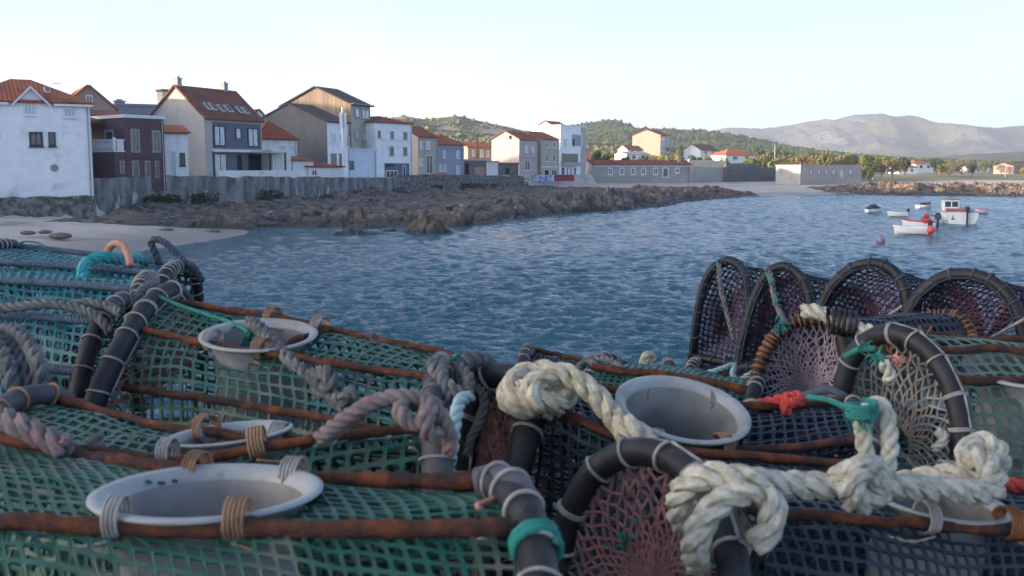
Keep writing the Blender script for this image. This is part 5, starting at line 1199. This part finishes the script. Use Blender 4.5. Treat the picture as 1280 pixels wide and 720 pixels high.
hooptrap('rightmost and largest arched dark trap at the back with a pink netting throat', arc((1122,446,2.50),(1130,405,2.49),(1148,370,2.47),(1178,347,2.44),(1210,343,2.40),(1242,353,2.36),(1266,378,2.32),(1278,415,2.3),(1282,455,2.28)), (.95,.2,-.24), .26, .0155, G=W(1170,428,2.6), closed=True, nc=70, nr=22)
# H, G
H_ = hooptrap('trap with orange twine bound hoop and lilac end net', arc((936,512,2.04),(945,470,2.06),(960,432,2.08),(982,408,2.09),(1012,399,2.08),(1040,404,2.05),(1054,425,2.02),(1060,460,1.99),(1064,505,1.97)), (.85,.5,-.05), .42, .0125, 'mesh_dark', .02, .68, W(1012,492,2.12), 'net_lilac', 44, 15, .0019, gap=.012, hm='rubber', wm='orange_twine', np_=.75)
ro, of, D = H_
hoop(ro, of, arc((1046,402,2.05),(1056,428,2.015),(1060,460,1.985),(1064,505,1.96)), .0165, gap=.06, name='rubber_sleeve')
G_ = hooptrap('pale green mesh trap at the right with thick black hoop and beige net', arc((1052,520,1.76),(1054,480,1.76),(1066,446,1.75),(1088,424,1.73),(1116,417,1.69),(1150,430,1.645),(1180,464,1.60),(1198,512,1.565),(1202,560,1.55),(1196,620,1.54)), (1,.22,-.10), .60, .0175, 'mesh_pale', .0215, .76, W(1122,560,1.80), 'net_beige', 34, 11, .0020, gap=.055, np_=.95, end=.8, rails=(.53,.66,.36), railr=.008, wm='twine_w', ring=None)
ro, of, D = G_
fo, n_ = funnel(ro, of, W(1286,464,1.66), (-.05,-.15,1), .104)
mb = MB(); rs = np.random.RandomState(5)
for k in range(22):
    q = W(1090+k*3.2+rs.randn()*3, 426-abs(k-8)*.6+rs.randn()*3+6, 1.71); mb.tube(cr([q, q+rs.randn(3)*.012, q+rs.randn(3)*.016-np.array([0,0,.01])],6), .0022, 5)
mb.build('twine_lashing', M['orange_twine'], ro, of)
# J, K and lower ones
J1 = trap('small black net trap lying at the water edge left of the grey rope loops', arc((655,455,2.55),(735,468,2.45)), arc((664,438,2.72),(738,454,2.60)), m='mesh_black', cell=.014, rails=('R',), railr=.007); add_ends(J1, .015, (0,1), nm='mesh_black', m='rubber')
J2 = trap('small black net trap with a white knot on its end at the water edge', arc((742,463,2.42),(836,471,2.40)), arc((765,450,2.58),(832,458,2.54)), m='mesh_black', cell=.014, rails=('F',), railr=.007); add_ends(J2, .015, (0,1), nm='mesh_black')
K_ = trap('green net trap half hidden behind the large tilted funnel', arc((740,462,2.14),(850,474,2.06),(940,490,2.0)), arc((770,452,2.34),(860,460,2.28),(955,474,2.2)), m='mesh_green', cell=.015, rails=('F',), railr=.009, hole=.66); add_ends(K_, .015, (1,), nm='mesh_black')
L_ = trap('dark green net trap under the leftmost arched trap', arc((862,470,2.78),(1000,480,2.65),(1120,490,2.5)), arc((872,455,3.02),(1000,462,2.92),(1130,470,2.8)), m='mesh_black', cell=.016, rails=('F',), railr=.008, hole=.68); add_ends(L_, .015, (0,), nm='mesh_black')
# lower layer that carries the pile
LOWER = [(-.95,.78,.02),(-.15,.80,-.03),(.62,.84,.02),(-1.05,1.32,.05),(-.25,1.38,0),(.50,1.42,.03),(1.2,1.36,-.02),(-1.15,1.95,.02),(-.4,1.95,-.04),(.35,1.98,.03),(1.1,1.98,0),(-1.5,2.6,.02),(-.9,2.55,.03),(.45,2.62,0),(1.25,2.66,.03),(1.95,2.5,0),(2.0,1.9,.02)]
base = None
for k, (x_, y_, r_) in enumerate(LOWER):
    if base is None:
        f0 = np.array([(x_-.36,y_-.10,HC-.66),(x_,y_-.10,HC-.655),(x_+.36,y_-.10,HC-.66)]); r0 = f0+np.array([0,.2,0])
        t = trap('x', f0, r0, m='mesh_green', cell=.024, hole=.7, railr=.008, low=.30, rails=('F','R')); add_ends(t, .016, (0,1), nc=26, nr=6); base = t[0]; o = base; b0 = np.array(base.location)
    else: o = copy_tree(base)
    o.location = (b0[0]+x_-LOWER[0][0], b0[1]+y_-LOWER[0][1], 3.503+.003); o.rotation_euler = (0,0,r_*3)
    tag(o, 'green mesh trap of the bottom layer, glimpsed under the upper traps', 'trap', 'bottom layer of traps on the quay')
# ================================================================== ropes lying over the traps
def rope(label, pts, r, m, fuzz=0, cat='rope', name='rope', lay=5.5, extra=None, sides=8, n=None):
    r = r*(.80 if m in ('rope_white','rope_cream') else .72 if r > .0115 else .85); P = arc(*pts); Q = cr(P, max(30, len(P)*12)); mb = MB(); rope_geo(mb, Q, r, sides, fuzz, lay, seed=len(label))
    if extra:
        for e in extra: rope_geo(mb, cr(arc(*e), 30), r, sides, fuzz, lay, seed=len(label)+len(e))
    c = Q.mean(0); c[2] = Q[:,2].min()
    o = mb.build(name, M[m], None, c, smooth=True); o.location = c; return tag(o, label, cat)
def tuft(mb, c, d, n, L, r, seed=0):
    L *= .62; r *= .55; n = int(n*1.4); rs = np.random.RandomState(seed)
    for k in range(n):
        v = np.array(d)+rs.randn(3)*.45; v /= np.linalg.norm(v); mb.tube(cr([c, c+v*L*.5+rs.randn(3)*.004, c+v*L*(.7+.5*rs.rand())-np.array([0,0,.25*L])],6), [r]*4+[r*.8,r*.5], 4)
def frayed(label, pts, r, m, tufts, fuzz=.6, **k):
    o = rope(label, pts, r, m, fuzz, **k); return o
# cream rope on the post of the navy middle trap
rope('thick cream rope knotted round the black post left of the large tilted funnel', [(668,512,1.44),(640,505,1.44),(636,488,1.50),(664,480,1.56),(694,492,1.50),(692,510,1.455),(664,500,1.425),(642,482,1.45),(655,468,1.50),(690,464,1.50),(712,480,1.45),(700,503,1.43),(672,500,1.40),(668,478,1.42),(700,466,1.43),(730,482,1.42),(757,508,1.41),(780,538,1.39),(796,556,1.375),(806,562,1.37)], .0195, 'rope_cream', .7,
     extra=[[(772,528,1.40),(790,535,1.37),(808,552,1.365),(815,560,1.37)]])
# great white rope on the bottom right trap
rope('very thick white rope knotted round the arched hoop and stretched across the bottom right trap', [(948,684,1.0),(966,645,.995),(952,614,1.0),(908,622,.99),(880,650,.985),(868,692,1.0),(885,706,1.07),(925,680,1.12),(925,640,1.13),(884,622,1.12),(853,652,1.06),(852,616,1.03),(884,594,1.01),(935,600,1.0),(980,606,1.02),(1030,608,1.035),(1075,607,1.05),(1120,608,1.07),(1170,612,1.09),(1215,616,1.105),(1240,612,1.12),(1240,592,1.14),(1226,572,1.16),(1210,572,1.19),(1216,556,1.215),(1238,556,1.21),(1248,574,1.19),(1232,592,1.20),(1195,592,1.22),(1155,598,1.235),(1120,606,1.24)], .0170, 'rope_white', .7,
     extra=[[(1040,600,1.03),(1066,592,1.035),(1092,596,1.05),(1100,612,1.06),(1080,626,1.05),(1058,622,1.035)],[(1070,626,1.04),(1062,604,1.02),(1078,584,1.035),(1098,594,1.06),(1092,622,1.07)]])
rope('upright white rope loop bound with green twine standing on the great white rope', [(1092,600,1.075),(1082,565,1.085),(1078,530,1.095),(1082,512,1.10),(1094,505,1.10),(1106,513,1.10),(1112,545,1.09),(1110,580,1.08),(1104,606,1.075)], .0118, 'rope_white', .7)
mb = MB(); c = W(1077,513,1.085)
for k in range(4): coil(mb, c+np.array([0,0,.004*k-.006]), np.array([0,0,1.]), np.array([1.,0,0]), .0155, np.array([0,1.,0]), .0155, 1.2, .003, k)
for d_ in ((-1,0,.2),(.4,-.4,-1),(-.6,-.4,-.6)): tuft(mb, c, d_, 4, .035, .0022, 3)
mb.tube(cr(arc((1074,514,1.085),(1055,508,1.15),(1035,500,1.25),(1010,496,1.35)),24), .0038, 6)
o = mb.build('twine', M['twine_g'], None, c); o.location = c; tag(o, 'sea green twine bound round the foot of the upright white rope loop', 'twine')
# grey rope on the long green trap
rope('thick grey rope running down from the far white funnel across the long green trap', [(312,402,1.74),(322,408,1.70),(338,424,1.655),(358,446,1.60),(380,466,1.56),(398,480,1.53),(415,495,1.50),(430,510,1.47),(440,520,1.45)], .0155, 'rope_grey', .9,
     extra=[[(392,470,1.54),(410,466,1.51),(412,486,1.50),(394,492,1.52)],[(428,502,1.46),(436,492,1.45),(444,500,1.45)]])
rope('plaited pinkish grey rope arching over the right end of the middle green trap', [(398,549,1.085),(418,533,1.075),(440,518,1.07),(462,505,1.07),(488,497,1.075),(515,496,1.08),(538,503,1.085),(552,520,1.085),(562,545,1.08),(560,568,1.08)], .0125, 'rope_pink', .9, lay=4.2,
     extra=[[(405,549,1.09),(432,528,1.08),(455,509,1.085),(482,500,1.09),(510,500,1.095),(532,512,1.10),(546,535,1.10)],[(505,500,1.08),(500,516,1.06),(515,530,1.06),(532,526,1.06),(538,508,1.07),(522,498,1.09)],[(540,505,1.08),(530,522,1.055),(538,545,1.055),(552,540,1.06)]])
rope('grey rope bunched on the end of the long green trap below a green twine end', [(540,452,1.52),(545,470,1.49),(556,488,1.47),(570,498,1.48),(580,486,1.5),(574,466,1.53),(562,450,1.55),(548,448,1.55),(545,462,1.52),(560,480,1.47),(585,500,1.45)], .0115, 'rope_grey', 1.2, extra=[[(556,452,1.53),(552,470,1.48),(560,496,1.46),(556,512,1.46)],[(570,455,1.54),(585,472,1.5),(584,495,1.47)]])
mb = MB(); c = W(570,450,1.53); tuft(mb, c, (.2,-.3,.6), 9, .03, .003, 5); o = mb.build('twine', M['twine_g'], None, c); o.location = c; tag(o, 'green twine end sticking up from the grey rope bunch', 'twine')
rope('pale mint rope hanging down beside the black posts in the middle', [(588,496,1.42),(576,500,1.40),(570,520,1.37),(566,550,1.34),(561,580,1.32),(558,612,1.30)], .0115, 'rope_mint', .4)
rope('frayed grey rope in the shadow between the two middle black posts', [(590,478,1.62),(604,492,1.58),(603,520,1.56),(590,545,1.55),(584,570,1.55)], .009, 'rope_grey', 1.2)
# left side
rope('bright turquoise rope looped over the farthest teal trap', [(106,356,2.34),(104,338,2.38),(112,326,2.42),(130,322,2.45),(150,324,2.5),(170,322,2.55),(184,327,2.6)], .0185, 'rope_teal', .5)
o = MB().tube(cr(arc((134,318,2.5),(137,309,2.49),(145,304,2.48),(154,307,2.47),(160,318,2.46),(163,333,2.44)),30), .0095, 10).build('hose_hook', M['hook'], smooth=True); tag(o, 'salmon pink curved hose end standing up on the farthest teal trap', 'hose')
rope('dark blue grey rope loop standing up on the corner of the farthest teal trap', [(200,332,2.6),(194,316,2.6),(189,304,2.6),(195,299,2.6),(206,303,2.59),(220,316,2.57),(234,330,2.55),(246,340,2.54),(253,352,2.53)], .0125, 'rope_dark', .3)
rope('thick slate grey rope lying along the teal trap with the tall black hoop', [(-20,386,1.86),(20,384,1.86),(55,380,1.86),(90,384,1.85),(115,392,1.83),(130,404,1.81),(138,416,1.80)], .0125, 'rope_grey', .6, extra=[[(88,382,1.86),(110,378,1.87),(135,384,1.86),(152,392,1.83)]])
rope('rope band over the end of the middle teal trap', [(168,392,2.0),(172,372,2.02),(180,360,2.06),(196,357,2.12),(206,368,2.14)], .0125, 'rope_grey', .6)
o = rope('fat frayed tan grey rope at the left edge above the nearest trap', [(-25,512,1.12),(0,522,1.11),(25,532,1.09),(48,543,1.08),(68,553,1.07),(84,562,1.06)], .0175, 'rope_pink', 1.6)
rope('short frayed grey rope stub poking up through the green mesh at the left', [(112,567,1.13),(118,555,1.14),(124,545,1.15)], .0105, 'rope_grey', 1.6)
def cord(label, pts, r, m, name='cord', cat='cord'):
    P = cr(arc(*pts), 60); c = P.mean(0); o = MB().tube(P, r, 7).build(name, M[m], None, c, smooth=True); o.location = c; return tag(o, label, cat)
cord('thin green cord slung from the black hoop to the far white funnel', [(185,368,1.86),(200,372,1.84),(225,382,1.82),(255,392,1.80),(285,402,1.77),(310,414,1.73),(318,422,1.71)], .0042, 'twine_g')
cord('second thin green cord passing above the far white funnel', [(192,366,1.90),(222,376,1.90),(262,388,1.89),(300,396,1.86),(322,402,1.80)], .0036, 'twine_g')
mb = MB(); c = W(312,424,1.70); tuft(mb, c, (0,-.2,.3), 14, .03, .004, 8); o = mb.build('twine', M['twine_g'], None, c); o.location = c; tag(o, 'sea green twine knot at the rim of the far white funnel', 'twine')
cord('thin pale green line arching over the far left corner of the farthest teal trap', [(25,306,2.78),(30,302,2.78),(45,303,2.76),(58,309,2.74)], .003, 'twine_g')
# bright band and string end on the nearest hoop
mb = MB(); Pb = arc((664,662,.825),(672,690,.80)); t = (Pb[1]-Pb[0])/np.linalg.norm(Pb[1]-Pb[0]); n1 = np.cross(t,[0,1,0]); n1 /= np.linalg.norm(n1); n2 = np.cross(t,n1)
c = Pb[0]*.4+Pb[1]*.6
for k in range(2): coil(mb, c+t*.007*k, t, n1, .0195, n2, .0195, 1.05, .0042, k)
o = mb.build('twine', M['twine_g'], None, c, smooth=True); o.location = c; tag(o, 'bright green twine band tight round the nearest black hoop', 'twine')
cord('short salmon string end sticking out by the sleeve of the nearest hoop', [(620,622,.885),(606,628,.872),(597,632,.865),(604,640,.862),(606,647,.86)], .0030, 'hook')
# right side
rope('white rope lying along the top of the lilac net trap', [(1003,388,2.04),(1022,390,2.02),(1042,398,2.0),(1062,407,1.97),(1080,413,1.94),(1092,416,1.92)], .0175, 'rope_white', .7)
mb = MB(); c = W(1052,403,1.965)
coil(mb, c, np.array([.75,-.2,-.1])/.78, np.array([0,0,1.]), .024, np.array([.2,.95,0]), .024, 5, .0045, 2); o = mb.build('rubber_strap', M['rubber'], None, c, smooth=True); o.location = c; tag(o, 'black rubber strap wound round the white rope on the lilac net trap', 'strap')
mb = MB(); c = W(975,404,2.05); tuft(mb, c, (0,-.2,-.2), 14, .035, .004, 8); o = mb.build('twine', M['twine_g'], None, c); o.location = c; tag(o, 'green twine knot on the left shoulder of the lilac net trap', 'twine')
rope('grey rope hanging over the net of the leftmost arched trap', [(899,330,3.0),(900,350,2.97),(904,375,2.95),(911,400,2.93),(917,425,2.91)], .009, 'rope_grey', .3)
rope('grey rope hanging over the net of the second arched trap', [(962,340,2.82),(966,360,2.79),(970,378,2.76),(977,395,2.68),(980,404,2.5)], .010, 'rope_grey', .3)
cord('thin green twine hanging from the top of the leftmost arched trap', [(896,326,3.02),(898,340,3.0),(902,358,2.97)], .0035, 'twine_g')
cord('thin green twine hanging from the top of the second arched trap', [(958,341,2.82),(962,352,2.8),(968,366,2.78),(972,378,2.74)], .0035, 'twine_g')
for lb_, a_, b_, m_ in (('taut white cord across the third arched trap',(1129,382,2.53),(1079,414,2.60),1),('taut white cord across the rightmost arched trap',(1282,398,2.28),(1206,440,2.40),1)):
    cord(lb_, [a_, ((a_[0]+b_[0])/2,(a_[1]+b_[1])/2+.5,(a_[2]+b_[2])/2), b_], .0042, 'twine_w')
rope('pale mint rope lying in folds under the leftmost arched trap', [(866,466,2.76),(885,466,2.72),(905,460,2.72),(918,456,2.74),(916,468,2.68),(922,476,2.62),(934,470,2.6),(944,464,2.6)], .0095, 'rope_mint', .3)
rope('faded red rope tied round the rusty bar behind the large tilted funnel', [(950,504,1.60),(966,502,1.585),(982,497,1.575),(996,495,1.57),(1002,500,1.56),(990,504,1.55),(984,498,1.57),(982,510,1.55),(984,520,1.55)], .0105, 'rope_red', .3)
rope('red rope end beside the white knot at the right edge', [(1248,604,1.27),(1262,606,1.27),(1280,609,1.27),(1305,611,1.27)], .0115, 'rope_red', .3)
cord('dark green cord draped in front of the lilac net', [(1005,494,1.85),(1020,490,1.8),(1040,488,1.75),(1058,496,1.7)], .0075, 'rope_dark', 'cord')
rope('white knotted rag hanging in the square net of the pale green trap', [(1104,452,1.62),(1108,460,1.62),(1113,470,1.62),(1108,478,1.62)], .0125, 'rope_white', 1.2)
mb = MB(); c = W(1098,444,1.63); tuft(mb, c, (.2,-.2,-.4), 12, .035, .0035, 2); tuft(mb, W(1072,437,1.68), (1,0,.1), 6, .05, .003, 4); o = mb.build('twine', M['twine_g'], None, c); o.location = c; tag(o, 'green twine ends tied inside the thick black hoop of the pale green trap', 'twine')
mb = MB(); c = W(1119,447,1.62); tuft(mb, c, (.2,-.2,-.2), 12, .025, .0035, 2); o = mb.build('twine', M['hook'], None, c); o.location = c; tag(o, 'orange twine tuft beside the white rag in the square net', 'twine')
rope('frayed white rope end low in the square net of the pale green trap', [(1172,538,1.56),(1180,546,1.55),(1176,556,1.55),(1166,562,1.55)], .0095, 'rope_white', 1.6)
cord('green cord drawn tight across the thick black hoop of the pale green trap', [(1056,446,1.70),(1075,437,1.685),(1095,436,1.67)], .006, 'twine_g')
rope('cream frayed knot sitting on the black trap at the water edge', [(806,466,2.36),(810,456,2.37),(814,447,2.38),(808,446,2.37),(806,455,2.36),(816,460,2.37)], .015, 'rope_cream', 2.)
rope('grey rope loops hanging over the black trap left of the white knot', [(722,486,2.2),(722,464,2.24),(734,452,2.28),(746,458,2.22),(750,480,2.16),(754,495,2.12)], .011, 'rope_grey', .4, extra=[[(738,452,2.27),(758,450,2.24),(776,460,2.18),(786,478,2.1),(788,494,2.06)],[(700,476,2.35),(712,462,2.36),(724,470,2.3),(726,484,2.25)]])
rope('grey mooring rope lying behind the top of the navy middle trap', [(552,462,1.9),(580,458,1.92),(612,458,1.95),(640,460,1.98),(665,464,2.0)], .011, 'rope_grey', .3)
for lb_, p in (('tiny dark float on the far bar of the long green trap',(463,424,1.70)),):
    mb = MB(); c = W(*p); tuft(mb, c, (0,0,.6), 8, .025, .003, 4); o = mb.build('twine', M['rope_grey'], None, c); o.location = c; tag(o, 'small grey twine tuft on the far bar of the long green trap', 'twine')
# haze: the evening air
hb = MB(); hb.box((-420,-320,-6),(3000,4600,330)); hz = hb.build('haze', None)
m = bpy.data.materials.new('haze'); m.use_nodes = True; nt = m.node_tree; nt.nodes.remove(nt.nodes['Principled BSDF'])
pv = nt.nodes.new('ShaderNodeVolumePrincipled'); pv.inputs['Color'].default_value = (.76,.86,1,1); pv.inputs['Density'].default_value = .00027; pv.inputs['Anisotropy'].default_value = .2
nt.links.new(pv.outputs[0], nt.nodes['Material Output'].inputs['Volume']); hz.data.materials.append(m); tag(hz, kind='stuff', label='thin evening haze over the bay', cat='haze')
